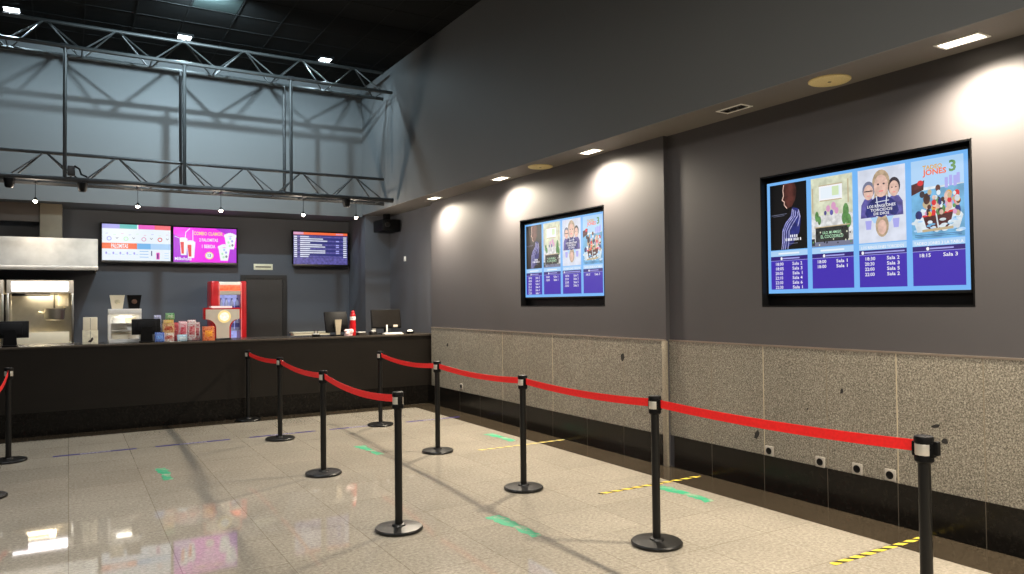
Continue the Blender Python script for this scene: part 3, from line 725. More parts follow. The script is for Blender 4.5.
# soffit downlights and ceiling speakers
WARM = (1.0, .87, .69); COOL = (.66, .88, 1.0); NEUTRAL = (1.0, .93, .82)
SOFF = 560
def downlight(y, lab, on=True, group='soffit downlights'):
    t = thing('soffit_downlight', lab, 'light', (4.895, y, ZS - .004), None, group)
    mb = MB(); w, l = .055, .125
    for a, b in (((-w - .018, -l - .018), (-w, l + .018)), ((w, -l - .018), (w + .018, l + .018)), ((-w, -l - .018), (w, -l)), ((-w, l), (w, l + .018))): mb.box((a[0], a[1], -.008), (b[0], b[1], -.0005), .002)
    mb.build('frame', M['white'], t)
    if on:
        mb = MB(); mb.box((-w, -l, -.005), (w, l, -.001)); mb.build('lens', M['lens_warm'], t)
        lamp('warm_spot', 'SPOT', (-.045, 0, -.03), SOFF, WARM, t, .045, 168, 1.0, (-.2, -.10, -1))
    else:
        mb = MB(); mb.box((-w, -l, -.004), (w, l, -.001)); mb.build('reflector', M['lens_off'], t)
        mb = MB()
        for s_ in (-.075, 0, .075): mb.lathe([(.045, -.0045), (.03, -.012), (.022, -.0065)], (0, s_, 0), 16)
        mb.build('lamp_ring', M['steel_dark'], t)
for y, lab, on in ((10.54, 'lit soffit downlight closest to the bar', True), (8.48, 'lit soffit downlight just beyond the round speaker over the farther screen', True),
                   (6.50, 'lit soffit downlight closest to the step in the wall', True), (4.46, 'unlit soffit downlight between the wall step and the round speaker', False),
                   (2.57, 'large bright soffit downlight above the big showtimes screen', True), (.5, 'lit soffit downlight beyond the camera, outside the picture', True), (-1.5, 'lit soffit downlight behind the camera', True)):
    downlight(y, lab, on)
for y, lab in ((7.51, 'round cream ceiling speaker above the farther showtimes screen'), (3.53, 'round cream ceiling speaker beside the big bright downlight')):
    t = thing('ceiling_speaker', lab, 'speaker', (4.895, y, ZS - .004), None, 'round soffit speakers')
    mb = MB(); mb.lathe([(.118, -.0005), (.15, -.0005), (.15, -.008), (.14, -.014), (.118, -.012)], seg=40); mb.build('rim', M['grille'], t)
    mb = MB(); mb.lathe([(0, -.016), (.06, -.0145), (.119, -.0115), (.119, -.001), (0, -.001)], seg=40); gr = mb.build('grille', M['grille'], t)
    mb = MB(); mb.lathe([(0, -.0195), (.012, -.018), (.014, -.0155), (0, -.0155)], seg=14); mb.build('badge', M['card_beige'], gr)

# high ceiling lights
def ceiling_light(x, y, lab, energy, spot=120, aim=(0, 0, -1), size=.08, blend=.6, mt='lens_cool', col=None):
    t = thing('ceiling_light', lab, 'light', (x, y, ZC), None, 'square ceiling lights')
    mb = MB(); w = .09
    for a, b in (((-w - .02, -w - .02), (-w, w + .02)), ((w, -w - .02), (w + .02, w + .02)), ((-w, -w - .02), (w, -w)), ((-w, w), (w, w + .02))): mb.box((a[0], a[1], -.03), (b[0], b[1], -.0005), .003)
    mb.build('frame', M['ceiling_grid'], t)
    mb = MB(); mb.box((-w, -w, -.024), (w, w, -.001)); mb.build('lens', M[mt], t)
    lamp('cool_spot', 'SPOT', (0, 0, -.05), energy, col or COOL, t, size, spot, blend, aim)
for x, lab in ((-.66, 'lit ceiling light above the popcorn machine end of the truss'), (1.46, 'lit ceiling light behind the middle of the truss'), (3.56, 'lit ceiling light near the end of the truss')):
    ceiling_light(x, 11.8, lab, 110, 172, (0, 0, -1), .05, .5)
ceiling_light(1.50, 9.90, 'strong ceiling light in front of the truss, above the picture', 1400, 138, (.16, 1, .06), .05, 1.0)
for x, y in ((-2.6, .6), (-2.6, -3.0), (.6, -3.0), (3.2, -3.0)):  # unseen spots added to brighten the belts from the front
    ceiling_light(x, y, 'added ceiling spot outside the picture, aimed to brighten the queue belts', 1500, 96, (5, 3.2, -6), .4, .85, 'lens_warm', NEUTRAL)
for x, y in ((-2.6, 6.6), (-.4, 6.6), (1.6, 6.6), (.6, .6)):  # more unseen lamps, added as soft fill for floor and counter
    ceiling_light(x, y, 'added ceiling spot outside the picture, aimed to brighten the queue belts', 340, 150, (-.1, .35, -1), .35, .85, 'lens_cool', (.94, .96, 1.0))

# ------------------------------------------------------------------ truss
def bar(mb, a, b, r): mb.tube([a, b], r, 10)
def truss(z, lab, name, yn=11.5, yf=11.92, yt=11.71, h=.375, r=.027, xe=4.56, x0=-4.0, node0=-.28, pitch=.857, m='truss', rl=.027):
    t = thing(name, lab, 'truss', (0, 0, 0))
    mb = MB(); bar(mb, (x0, yn, z), (xe + .03, yn, z), rl); mb.build('chord', M[m], t)
    mb = MB(); bar(mb, (x0, yf, z), (xe + .03, yf, z), rl); mb.build('chord', M[m], t)
    mb = MB(); bar(mb, (x0, yt, z + h), (xe - .05, yt, z + h), r * .9); mb.build('chord', M[m], t)
    x = node0
    while x > x0 + .5: x -= pitch
    while x < xe:
        for y in (yn, yf):
            for s_ in (-1, 1):
                xb = x + s_ * pitch * .47
                if x0 < xb < xe:
                    mb = MB(); bar(mb, (x + s_ * .015, yt, z + h), (xb, y, z), .0115); mb.build('brace', M[m], t)
        xb = x + pitch / 2
        if xb < xe:
            mb = MB(); bar(mb, (xb, yn, z), (xb, yf, z), .010); mb.build('cross_tube', M[m], t)
        x += pitch
    return t
truss(5.12, 'upper triangular metal truss just under the black ceiling', 'lighting_truss')
truss(3.335, 'lower triangular metal truss carrying the pendant lamps over the counter', 'lighting_truss', m='truss_dark', rl=.036)
for x, lab in ((-.05, 'pair of vertical truss hanger tubes above the hood'), (1.42, 'pair of vertical truss hanger tubes above the menu screens'), (2.93, 'pair of vertical truss hanger tubes above the dark door')):
    t = thing('truss_hanger', lab, 'hanger', (x, 0, 0), None, 'truss hangers')
    for y in (11.5, 11.92):
        mb = MB(); bar(mb, (0, y, 3.335), (0, y, 5.12), .024); mb.build('tube', M['truss_dark' if y > 11.7 else 'truss'], t)  # rear tube gets the darker copy, its shade put into the colour
    for z_ in (3.335, 5.12):
        mb = MB(); mb.tube([(-.05, 11.5, z_), (.05, 11.5, z_)], .036, 12); mb.build('clamp', M['truss_dark'], t)
t = thing('cable_clamp', 'small dark clamp with cable at the foot of the hanger above the hood', 'clamp', (.04, 11.5, 3.36))
mb = MB(); mb.box((-.06, -.03, .03), (.03, .03, .16), .008); mb.build('body', M['truss_dark'], t)
mb = MB(); mb.tube([(.02, -.03, .16), (.08, -.03, .12), (.10, -.03, .05), (.17, -.03, .02)], .012, 8); mb.build('cable', M['black_pl'], t)
for x, lab in ((-.66, 'dark dome spot fixture under the truss, beyond the first pendant lamp'), (.155, 'dark dome spot fixture under the truss, between the first two pendant lamps'), (3.80, 'dark dome spot fixture under the truss near its end')):
    t = thing('dome_fixture', lab, 'light fixture', (x, 11.5, 3.299), None, 'dark dome fixtures')
    mb = MB(); mb.lathe([(0, -.12), (.035, -.118), (.052, -.10), (.058, -.06), (.066, -.02), (.066, 0), (0, 0)], seg=24); mb.build('housing', M['black_pl'], t)
    mb = MB(); mb.box((-.045, -.03, -.004), (.045, .03, .012), .004); mb.build('bracket', M['truss_dark'], t)
for x, lab in ((-.385, 'pendant lamp in front of the hood'), (.835, 'pendant lamp above the white menu screen'), (1.945, 'pendant lamp above the magenta screen'), (3.17, 'pendant lamp between the door and the timetable screen'), (4.03, 'pendant lamp at the end of the truss')):
    t = thing('pendant_lamp', 'small bright ' + lab, 'lamp', (x, 11.71, 3.32), None, 'pendant lamps')
    mb = MB(); mb.tube([(0, 0, .0), (0, 0, -.225)], .004, 6); mb.build('cord', M['black_pl'], t)
    mb = MB(); mb.box((-.02, -.22, -.005), (.02, .22, .01), .002); mb.build('mounting_bar', M['truss_dark'], t)
    mb = MB(); mb.lathe([(0, -.215), (.012, -.217), (.018, -.235), (.03, -.255), (.034, -.262), (.030, -.262), (0, -.25)], seg=18); mb.build('socket_cap', M['steel_dark'], t)
    mb = MB(); mb.ball((0, 0, -.272), .027, .027, .022, 14); mb.build('bulb', M['bulb'], t)
    lamp('halogen', 'POINT', (0, 0, -.33), 26, (1.0, .86, .70), t, .03)

# ------------------------------------------------------------------ counter
t = thing('service_counter', 'long black snack counter with polished plinth across the back of the room', 'counter', (0, YC, 0))
mb = MB(); mb.box((XL + .01, .02, .30), (XF + .117, .04, ZT - .03))
for x in (-3.4, -1.0, 1.4, 3.8): mb.use(M['door_frame']).box((x - .002, .0192, .31), (x + .002, .02, ZT - .03))
mb.mats = [M['counter'], M['door_frame']] if len(mb.mats) == 1 else mb.mats
for f in mb.bm.faces: f.material_index = 0
mb.build('front_panel', None, t)
mb = MB(); mb.box((XL + .01, .012, .002), (XF + .117, .04, .30)); mb.build('plinth', M['skirt'], t)
mb = MB(); mb.box((XL + .01, .04, .002), (XF + .117, .78, .05)); mb.box((XL + .01, .74, .05), (XF + .117, .78, ZT - .03)); mb.build('carcass', M['counter'], t)
mb = MB(); mb.use(M['worktop']).box((XL + .01, .0, ZT - .03), (XF + .117, .80, ZT)); mb.use(M['worktop_edge']).box((XL + .01, -.002, ZT - .012), (XF + .117, .0, ZT)); mb.build('worktop', None, t)
t = thing('back_counter', 'low steel back counter under the popcorn machine', 'counter', (0, 13.2, 0))
mb = MB(); mb.box((-3.6, .02, .08), (.45, YD - 13.2 - .002, .87), .004); mb.build('cabinet', M['steel_dark'], t)
mb = MB(); mb.box((-3.6, 0, .87), (.45, YD - 13.2 - .002, .90), .004); mb.build('worktop', M['steel'], t)
mb = MB(); mb.box((-3.55, .06, .0), (.40, .9, .08)); mb.build('plinth', M['black_pl'], t)
t = thing('low_cabinet', 'low cream cabinet against the wall beside the dark door', 'cabinet', (3.92, 13.9, 0))
mb = MB(); mb.box((-.34, 0, .06), (.34, YD - 13.9 - .002, 1.10), .006); mb.build('body', M['cream'], t)
mb = MB(); mb.box((-.36, -.02, 1.10), (.36, YD - 13.9 - .002, 1.125), .004); mb.build('top', M['cream'], t)
for s_ in (-1, 1):
    mb = MB(); mb.box((-.165 + s_ * .168, -.014, .09), (.165 + s_ * .168, -.001, 1.07), .004); d_ = mb.build('door', M['cream'], t)
    mb = MB(); mb.tube([(s_ * .04, -.03, .7), (s_ * .04, -.03, .85)], .006, 8); mb.build('handle', M['steel'], d_)
mb = MB(); mb.box((-.32, .03, 0), (.32, .22, .06)); mb.build('plinth', M['black_pl'], t)

# steel hood with its board-clad duct
t = thing('extractor_hood', 'stainless steel extractor hood above the popcorn machine', 'hood', (0, 13.2, 0))
mb = MB(); mb.prism([(.0, 2.26), (.02, 2.69), (.94, 2.69), (.94, 2.26)], 'x', -3.4, .385); mb.build('canopy', M['steel_hood'], t)
mb = MB(); mb.box((-3.41, -.02, 2.20), (.39, 0.0, 2.265), .004); mb.box((.37, 0.0, 2.20), (.39, .94, 2.265), .004); mb.box((-3.41, 0.0, 2.20), (-3.39, .94, 2.265), .004); mb.build('lip', M['steel_hood'], t)
mb = MB(); mb.box((-3.39, 0.0, 2.245), (.37, .94, 2.258)); mb.build('filter', M['steel_dark'], t)
mb = MB(); mb.box((-.385, .25, 2.69), (-.09, .9, 3.235), .003); mb.build('duct', M['card_beige'], t)
mb = MB(); mb.box((-3.3, .28, 2.95), (-.387, .34, 3.235), .003); mb.build('board', M['card_brown'], t)

# popcorn machine
def popcorn(x0, x1, lab, full=True):
    yf, yb, zb, zt = 13.30, 13.95, .901, 2.05
    cx = (x0 + x1) / 2; t = thing('popcorn_machine', lab, 'popcorn machine', (cx, yf, zb)); w = (x1 - x0) / 2; d = yb - yf; H = zt - zb
    mb = MB(); mb.box((-w, 0, 0), (w, d, .16), .006); mb.use(M['steel']); mb.build('base', M['steel'], t)
    mb = MB(); mb.box((-w + .06, -.006, .165), (w - .06, .002, .36), .004); mb.build('lower_panel', M['cream'], t)
    mb = MB(); mb.box((-w + .02, .02, .16), (w - .02, d - .02, .18)); mb.build('tray', M['steel'], t)
    for sx_ in (-1, 1):
        for sy_ in (0, 1):
            mb = MB(); mb.box((sx_ * (w - .015) - .015, sy_ * (d - .03), .16), (sx_ * (w - .015) + .015, sy_ * (d - .03) + .03, H - .20), .003); mb.build('post', M['steel'], t)
    mb = MB(); mb.box((-w, d - .02, .18), (w, d, H - .2)); mb.build('back_panel', M['steel'], t)
    mb = MB(); mb.box((-w, 0, H - .20), (w, d, H), .008); mb.build('top_box', M['silver'], t)
    mb = MB(); mb.box((-w + .065, -.012, H - .165), (w - .075, -.001, H - .03), .002); sg = mb.build('lit_sign', glow('popcorn_sign_light', (255, 250, 255), 9), t)
    sgn = MB(); 
    for v in (): pass
    text_into(sgn, 'POP CORN', 0, 0, .075, 0, glow('popcorn_sign_red', (255, 120, 135), 4.0), 'CENTER', .40, .01)
    so = sgn.build('lettering', None, sg); so.matrix_local = Matrix.Translation((0, -.0135, H - .135)) @ FACE_ROOM.to_4x4()
    mb = MB(); mb.box((-w + .03, .004, .36), (w - .03, .008, H - .21)); mb.build('glass_front', M['glass'], t)
    for sx_ in (-1, 1):
        mb = MB(); mb.box((sx_ * (w - .006) - .002, .04, .18), (sx_ * (w - .006) + .002, d - .04, H - .21)); mb.build('glass_side', M['glass'], t)
    if full:
        kz = H - .62
        mb = MB(); mb.lathe([(.0, 0), (.10, .0), (.135, .02), (.145, .17), (.155, .175), (.155, .19), (.138, .19), (.13, .03), (0, .02)], (.17, d * .5, kz), 28); kt = mb.build('kettle', M['steel'], t)
        mb = MB(); mb.tube([(.02, d * .5, kz + .12), (-.04, d * .5 - .03, kz + .14)], .012, 8); mb.tube([(.30, d * .5, kz + .19), (.32, d * .5, kz + .36), (.22, d * .5, kz + .42)], .012, 8); mb.build('kettle_handle', M['cream'], kt)
        mb = MB(); mb.tube([(.17, d * .5, kz + .05), (.17, d * .5, H - .2)], .012, 8); mb.build('stirrer_rod', M['steel_dark'], t)
        mb = MB(); mb.box((.22, d * .3, H - .40), (.36, d * .6, H - .2), .006); mb.build('motor_box', M['cream'], t)
        mb = MB(); mb.box((-w + .06, .06, H - .24), (.12, .16, H - .2), .004); mb.build('heater_bar', M['steel_dark'], t)
    else:
        mb = MB(); mb.box((-w + .04, .1, .5), (w - .04, d - .06, .52), .004); mb.build('shelf', M['steel'], t)
    lamp('case_light', 'AREA', (0, d * .35, H - .215), 14, (1.0, .83, .55), t, .4, aim=(0, 0, -1))
popcorn(-.795, .065, 'popcorn machine with white lit sign and hanging kettle under the steel hood')
popcorn(-1.72, -.83, 'second popcorn cabinet cut off by the picture edge under the hood', False)

# ------------------------------------------------------------------ things on the counter
def on_counter(name, lab, cat, x, y, rz=0, group=None):
    return thing(name, lab, cat, (x, y, ZT + .0005), Matrix.Rotation(rz, 3, 'Z'), group)
def till(x, y, rz, lab, w=.35, h=.215, tilt=.18, cz=.215, neck='black_pl', group='tills on the counter', cover=True):
    t = on_counter('till_monitor', lab, 'till', x, y, rz, group)
    mb = MB(); mb.box((-.085, -.02, 0), (.085, .16, .02), .006); mb.build('foot', M['black_pl'], t)
    mb = MB(); mb.prism([(-.075, .02), (.075, .02), (.062, cz), (-.062, cz)], 'y', .03 if cover else -.02, .075 if cover else .02) if cover else mb.prism([(-.03, .02), (.03, .02), (.055, cz + .04), (-.055, cz + .04)], 'y', -.005, .025); mb.build('neck', M[neck], t)
    R_ = Matrix.Rotation(-tilt, 3, 'X'); c = Vector((0, .09, cz))
    mb = MB(); mb.box(c - Vector((w / 2, .02, h / 2)), c + Vector((w / 2, .02, h / 2)), .008, R_); hd = mb.build('display_housing', M['black_pl'], t)
    mb = MB(); c2 = c + R_ @ Vector((0, -.03, 0 if cover else h * .38))
    if not cover: mb.box(c2 - Vector((w * .4, .012, .02)), c2 + Vector((w * .4, .012, .02)), .006, R_)
    else: mb.box(c2 - Vector((w * .33, .012, h * .36)), c2 + Vector((w * .33, .012, h * .36)), .006, R_); mb.build('rear_cover', M['black_pl' if cover else 'steel_dark'], hd)
    mb = MB(); c3 = c + R_ @ Vector((0, .0205, 0)); mb.box(c3 - Vector((w * .46, .001, h * .44)), c3 + Vector((w * .46, .001, h * .44)), 0, R_); mb.build('touch_screen', M['door_frame'], hd)
    return t
till(-.64, 11.30, 0, 'black till seen from behind in front of the popcorn machine', .40)
till(.914, 11.26, 0, 'black till seen from behind in front of the white display case', .36)

# white display case with cups
t = on_counter('display_case', 'white lit food display case with two paper buckets on its top', 'display case', .668, 11.68)
w, d, h = .20, .16, .462
mb = MB(); mb.box((-w, -d, 0), (w, d, .045), .004); mb.build('base', M['white'], t)
mb = MB(); mb.box((-w, -d, h - .075), (w, d, h), .006); mb.build('top', M['white'], t)
for s_ in (-1, 1):
    mb = MB(); mb.box((s_ * (w - .012) - .012, -d, .045), (s_ * (w - .012) + .012, -d + .02, h - .075), .002); mb.build('post', M['white'], t)
mb = MB(); mb.box((-w, d - .012, .045), (w, d, h - .075)); mb.build('back_panel', M['white'], t)
for z in (.16, .26):
    mb = MB(); mb.box((-w + .02, -d + .02, z), (w - .02, d - .014, z + .008)); mb.build('shelf', M['white'], t)
mb = MB(); mb.box((-w + .024, -d + .004, .05), (w - .024, -d + .008, h - .08)); mb.build('glass_front', M['glass'], t)
lamp('case_light', 'AREA', (0, -.02, h - .08), .8, (1.0, .95, .86), t, .2, aim=(0, 0, -1))
random.seed(4)
for k, (x, z, sx_, sz_, m, lab) in enumerate(((.09, .1685, .075, .062, 'white', 'white paper tray on the display shelf, behind the till'), (-.09, .2685, .07, .07, 'white', 'white paper tray on the upper display shelf'), (.07, .2685, .075, .075, 'cream', 'cream paper tray on the upper display shelf'), (-.05, .0455, .12, .075, 'cream', 'cream snack tray on the floor of the display case'))):
    mb = MB(); a = sx_; b = sx_ * .78
    mb.prism([(-b, 0), (b, 0), (a, sz_), (-a, sz_)], 'y', -.05, .05); 
    for _ in range(9): mb.ball((random.uniform(-a * .7, a * .7), random.uniform(-.03, .03), sz_), .018, .016, .014, 8)
    o = mb.build('paper_tray', M[m]); o.location = (.668 + x, 11.66, ZT + z + .001); tag(o, lab, 'tray', 'trays in the display case')
def bucket(x, y, z, m, lab, printm):
    t = thing('popcorn_bucket', lab, 'bucket', (x, y, z), None, 'paper buckets on the display case')
    R_ = [(.065, 0), (.092, .19), (.095, .195), (.089, .195), (.062, .006)]
    mb = MB(); pts0 = .064; pts1 = .09
    vs = []
    for zz, s_ in ((0, pts0), (.19, pts1), (.19, pts1 - .004), (.006, pts0 - .004)): vs.append([mb.bm.verts.new((a * s_, b * s_, zz)) for a, b in ((-1, -1), (1, -1), (1, 1), (-1, 1))])
    fs = [mb.bm.faces.new(list(reversed(vs[0]))), mb.bm.faces.new(vs[3])]
    for a, b in zip(vs, vs[1:]):
        for k in range(4): fs.append(mb.bm.faces.new((a[k], a[(k + 1) % 4], b[(k + 1) % 4], b[k])))
    bmesh.ops.recalc_face_normals(mb.bm, faces=fs); mb._fin(fs)
    mb.build('tub', M[m], t)
    mb = MB(); mb.ball((0, -.080, .10), .035, .004, .035, 12); mb.build('print', printm, t)
CARD_W = mat('printed_white_card', (222, 212, 176), .6, vary=.25, scale=22); CARD_K = mat('printed_black_card', (24, 22, 22), .5, vary=.4, scale=20)
bucket(.575, 11.66, ZT + .464, 'cream', 'cream paper popcorn bucket on the display case', CARD_W)
bucket(.783, 11.66, ZT + .464, 'black_pl', 'black paper popcorn bucket on the display case', mat('brown_print', (96, 66, 48), .5, vary=.4, scale=30))
# cream boxes
PRINT_BOX = mat('cream_box_print', (242, 232, 204), .55, vary=.18, scale=18)
for z, hh, ww, m, lab in ((0, .185, .09, PRINT_BOX, 'printed cream carton at the bottom of the pair beside the popcorn machine'), (.186, .17, .083, M['cream'], 'plain cream carton on top of the pair beside the popcorn machine')):
    t = thing('snack_carton', lab, 'carton', (.245, 11.42, ZT + .0005 + z), None, 'cream cartons')
    mb = MB(); mb.box((-ww, -.08, 0), (ww, .08, hh), .006); mb.build('body', m, t)
    mb = MB(); mb.box((-.002, -.0812, .01), (.002, -.0795, hh - .01)); mb.build('seam', M['card_beige'], t)
    if z == 0:
        mb = MB(); mb.prism([(-.03, .03), (.01, .025), (.035, .06), (.03, .09), (.012, .085), (.005, .06), (-.01, .055)], 'y', -.082, -.0795); mb.build('print', M['card_brown'], t)
# sweets
def packet(name, lab, cat, x, y, z, w, d, h, col, col2, group=None, seal=True):
    t = thing(name, lab, cat, (x, y, z), None, group)
    mixc = lambda a, b, f: tuple(x * (1 - f) + y * f for x, y in zip(a, b))
    m = busy(name + '_wrap', [mixc(col, (20, 20, 20), .45), col, mixc(col, (255, 255, 255), .35), mixc(col, col2, .5), col], 34)
    m2 = busy(name + '_print', [mixc(col2, (30, 30, 30), .4), col2, mixc(col2, col, .5), mixc(col2, (255, 255, 255), .5)], 46)
    mb = MB(); n = 9; pr = []
    for i in range(n):
        a = -1 + 2 * i / (n - 1); pr.append(a)
    top = []
    mb.box((-w / 2, -d / 2, 0), (w / 2, d / 2, h), min(w, d, h) * .25 if seal else .003, seg=3); mb.build('packet' if seal else 'carton', m, t)
    mb = MB(); mb.box((-w * .32, -d / 2 - .002, h * .3), (w * .32, -d / 2 + .001, h * .72), .0008); mb.build('print', m2, t)
    if seal:
        mb = MB(); zz = [(-w / 2 + w * i / 10, h + (.004 if i % 2 else .0)) for i in range(11)]; mb.prism([(-w / 2, h - .012)] + [(x_, z_ + .008) for x_, z_ in zz] + [(w / 2, h - .012)], 'y', -.002, .002); mb.build('seal', m, t)
    return t
Z0 = ZT + .0008; YK = 11.40
packet('sweet_box', 'small white box at the bottom of the stack of sweets beside the till', 'box', 1.20, YK, Z0, .13, .09, .12, (226, 214, 196), (190, 70, 60), 'stack of sweet boxes', False)
packet('sweet_box', 'yellow box in the middle of the stack of sweets beside the till', 'box', 1.195, YK, Z0 + .121, .145, .09, .13, (206, 160, 90), (180, 60, 50), 'stack of sweet boxes', False)
packet('sweet_box', 'orange top-tier box of the stack of sweets beside the till', 'box', 1.195, YK, Z0 + .252, .13, .08, .05, (214, 160, 80), (230, 210, 120), 'stack of sweet boxes', False)
packet('sweet_bag', 'green sweet bag on top of the stack of boxes', 'bag', 1.215, YK, Z0 + .303, .115, .06, .085, (60, 130, 62), (210, 220, 190))
packet('sweet_bag', 'pale blue sweet bag behind the till beside the green bag', 'bag', 1.07, YK + .12, Z0 , .09, .06, .36, (176, 180, 214), (120, 120, 190))
packet('sweet_bag', 'bright blue sweet bag at the foot of the stack of boxes', 'bag', 1.075, 11.31, Z0, .12, .05, .125, (52, 84, 176), (130, 180, 250))
for k, (x, z, hh, c1, c2, lab) in enumerate(((1.385, 0, .27, (214, 168, 178), (196, 40, 60), 'pink and white crisp bag nearer the sweet boxes'), (1.50, 0, .285, (226, 216, 214), (190, 44, 56), 'tall white and red crisp bag'), (1.565, 0, .25, (222, 206, 206), (196, 60, 70), 'white crisp bag closest to the orange box'))):
    packet('crisp_bag', lab, 'bag', x, (11.42, 11.42, 11.50)[k], Z0, .112, .07, hh, c1, c2, 'crisp bags')
packet('crisp_bag', 'pale blue crisp bag lying before the pink bag', 'bag', 1.365, 11.33, Z0, .13, .05, .085, (150, 190, 214), (230, 240, 240), 'crisp bags')
packet('lollipop_tub', 'red lollipop tub behind the crisp bags', 'tub', 1.30, 11.50, Z0, .07, .07, .25, (190, 40, 54), (240, 150, 150))
packet('sweet_carton', 'orange and red carton beside the drinks dispenser', 'carton', 1.70, 11.275, Z0, .155, .09, .20, (206, 74, 26), (250, 180, 60), None, False)
t = thing('price_card', 'small white card lying on the counter before the sweets', 'card', (1.27, 11.27, ZT + .0005))
mb = MB(); mb.box((-.07, -.03, 0), (.07, .03, .003)); mb.build('card', M['white'], t)
mb = MB(); mb.box((-.05, -.012, .003), (.05, .012, .0034)); mb.build('print', M['joint_dim'], t)

# red upright cooler by the wall and the T-shaped dispenser on the counter
CX, CY = 2.372, 13.72
t = thing('drinks_cooler', 'tall red drinks cooler with orange lit header beside the dark door', 'cooler', (CX, CY, 0))
w, d, h = .29, .22, 2.055
RIMW = mat('red_trim_light', (236, 120, 116), .3)
for s_, x0, x1 in ((-1, -w, -w + .13), (1, w - .09, w)):
    mb = MB(); mb.box((x0, -d, 0.05), (x1, d, h), .02, seg=3); mb.build('side_panel', M['red'], t)
    mb = MB(); xx = x1 if s_ < 0 else x0; mb.box((xx - .009, -d - .006, .1), (xx + .009, -d + .01, h - .03), .003); mb.build('edge_strip', RIMW, t)
x0, x1 = -w + .13, w - .09; xm = (x0 + x1) / 2; hw_ = (x1 - x0) / 2
mb = MB(); mb.box((x0, -d + .01, h - .235), (x1, d, h - .012), .004); hd = mb.build('header', M['silver'], t)
mb = MB(); mb.box((x0 + .012, -d + .006, h - .165), (x1 - .012, -d + .012, h - .065), .002)
mb.build('lit_band', glow('cooler_header_print', (255, 96, 60), 2.2, .45, 26), hd)
mb = MB(); mb.box((-w, -d + .02, 0), (w, d, .05)); mb.build('base', M['black_pl'], t)
mb = MB(); mb.box((x0, d - .03, .05), (x1, d - .01, h - .235)); mb.build('lit_back', glow('cooler_back_light', (170, 176, 240), 1.1, .3, 20), t)
for z in (.60, .90, 1.20, 1.50):
    mb = MB(); mb.box((x0, -d + .04, z), (x1, d - .03, z + .008)); mb.build('shelf', M['steel'], t)
mb = MB(); mb.box((x0, -d + .012, .08), (x1, -d + .016, h - .24)); mb.build('glass_door', M['glass'], t)
mb = MB(); mb.ball((-w - .004, -.1, 1.56), .012, .04, .07, 12); mb.build('side_latch', M['silver'], t)
BW = mat('pale_blue_bottle', (182, 192, 240), .3, vary=.1); BP = mat('violet_print', (96, 100, 190), .4)
proto = None
for z, rowname in ((1.2085, 'middle'), (1.5085, 'upper')):
    for k, x in enumerate((-.135, -.045, .045, .135)):
        if proto is None:
            proto = thing('drink_bottle', '', 'bottle', (0, 0, 0), None, 'bottles in the red cooler')
            mb = MB(); mb.lathe([(0, 0), (.034, 0), (.038, .008), (.038, .15), (.03, .19), (.015, .22), (.015, .235), (0, .235)], seg=18); mb.build('body', BW, proto)
            mb = MB(); mb.lathe([(.0383, .05), (.0388, .05), (.0388, .12), (.0383, .12)], seg=18); mb.build('label_band', BP, proto)
            mb = MB(); mb.lathe([(0, .252), (.016, .25), (.017, .232), (0, .232)], seg=14); mb.build('cap', BP, proto)
            o = proto
        else: o = copy_tree(proto)
        o['label'] = 'pale blue drink bottle on the %s shelf of the red cooler' % rowname
        o.location = (CX + xm + x, CY - .10, z + .0006)
# dispenser
t = on_counter('drinks_dispenser', 'silver T-shaped drinks dispenser with red edge and round lit badge', 'dispenser', 1.905, 11.38)
def tee(g, top=.445, neck=.095, low=.0):
    pts = [(-.235 - g, top + g), (.235 + g, top + g), (.235 + g, .30)]
    for k in range(9):
        a = k / 8 * PI / 2; pts.append((.235 + g - (.14 + g * .0) * math.sin(a) , .30 - .13 * (1 - math.cos(a)) * 1.0))
    pts += [(neck + g, .12), (neck + g, low), (-neck - g, low), (-neck - g, .12)]
    for k in range(8, -1, -1):
        a = k / 8 * PI / 2; pts.append((-.235 - g + .14 * math.sin(a), .30 - .13 * (1 - math.cos(a))))
    pts.append((-.235 - g, .30)); return pts
mb = MB(); mb.prism(tee(.018), 'y', -.03, .07); mb.build('red_edge', M['red'], t)
mb = MB(); mb.prism(tee(-.006), 'y', -.045, -.03); mb.build('front_plate', M['silver'], t)
mb = MB(); mb.lathe([(0, 0), (.088, 0), (.09, .006), (.08, .012), (0, .012)], (0, 0, 0), 32, Matrix.Translation((.02, -.045, .335)) @ Matrix.Rotation(PI / 2, 4, 'X')); bd = mb.build('badge', glow('badge_light', (255, 226, 150), 1.0), t)
mb = MB(); mb.lathe([(0, 0), (.062, 0), (.06, .004), (0, .004)], (0, 0, 0), 28, Matrix.Translation((.02, -.057, .335)) @ Matrix.Rotation(PI / 2, 4, 'X')); mb.build('badge_centre', glow('badge_white', (255, 246, 226), 1.3, .3, 30), bd)
mb = MB(); mb.box((-.15, -.04, .4575), (.13, .05, .488), .008); mb.build('lit_cap', glow('cap_light', (255, 226, 216), 1.0), t)
mb = MB(); mb.tube([(-.1, -.045, .02), (-.1, -.1, .02), (.1, -.1, .02), (.1, -.045, .02)], .008, 8); mb.box((-.11, -.11, 0), (.11, -.045, .014), .003); mb.build('drip_tray', M['steel_dark'], t)

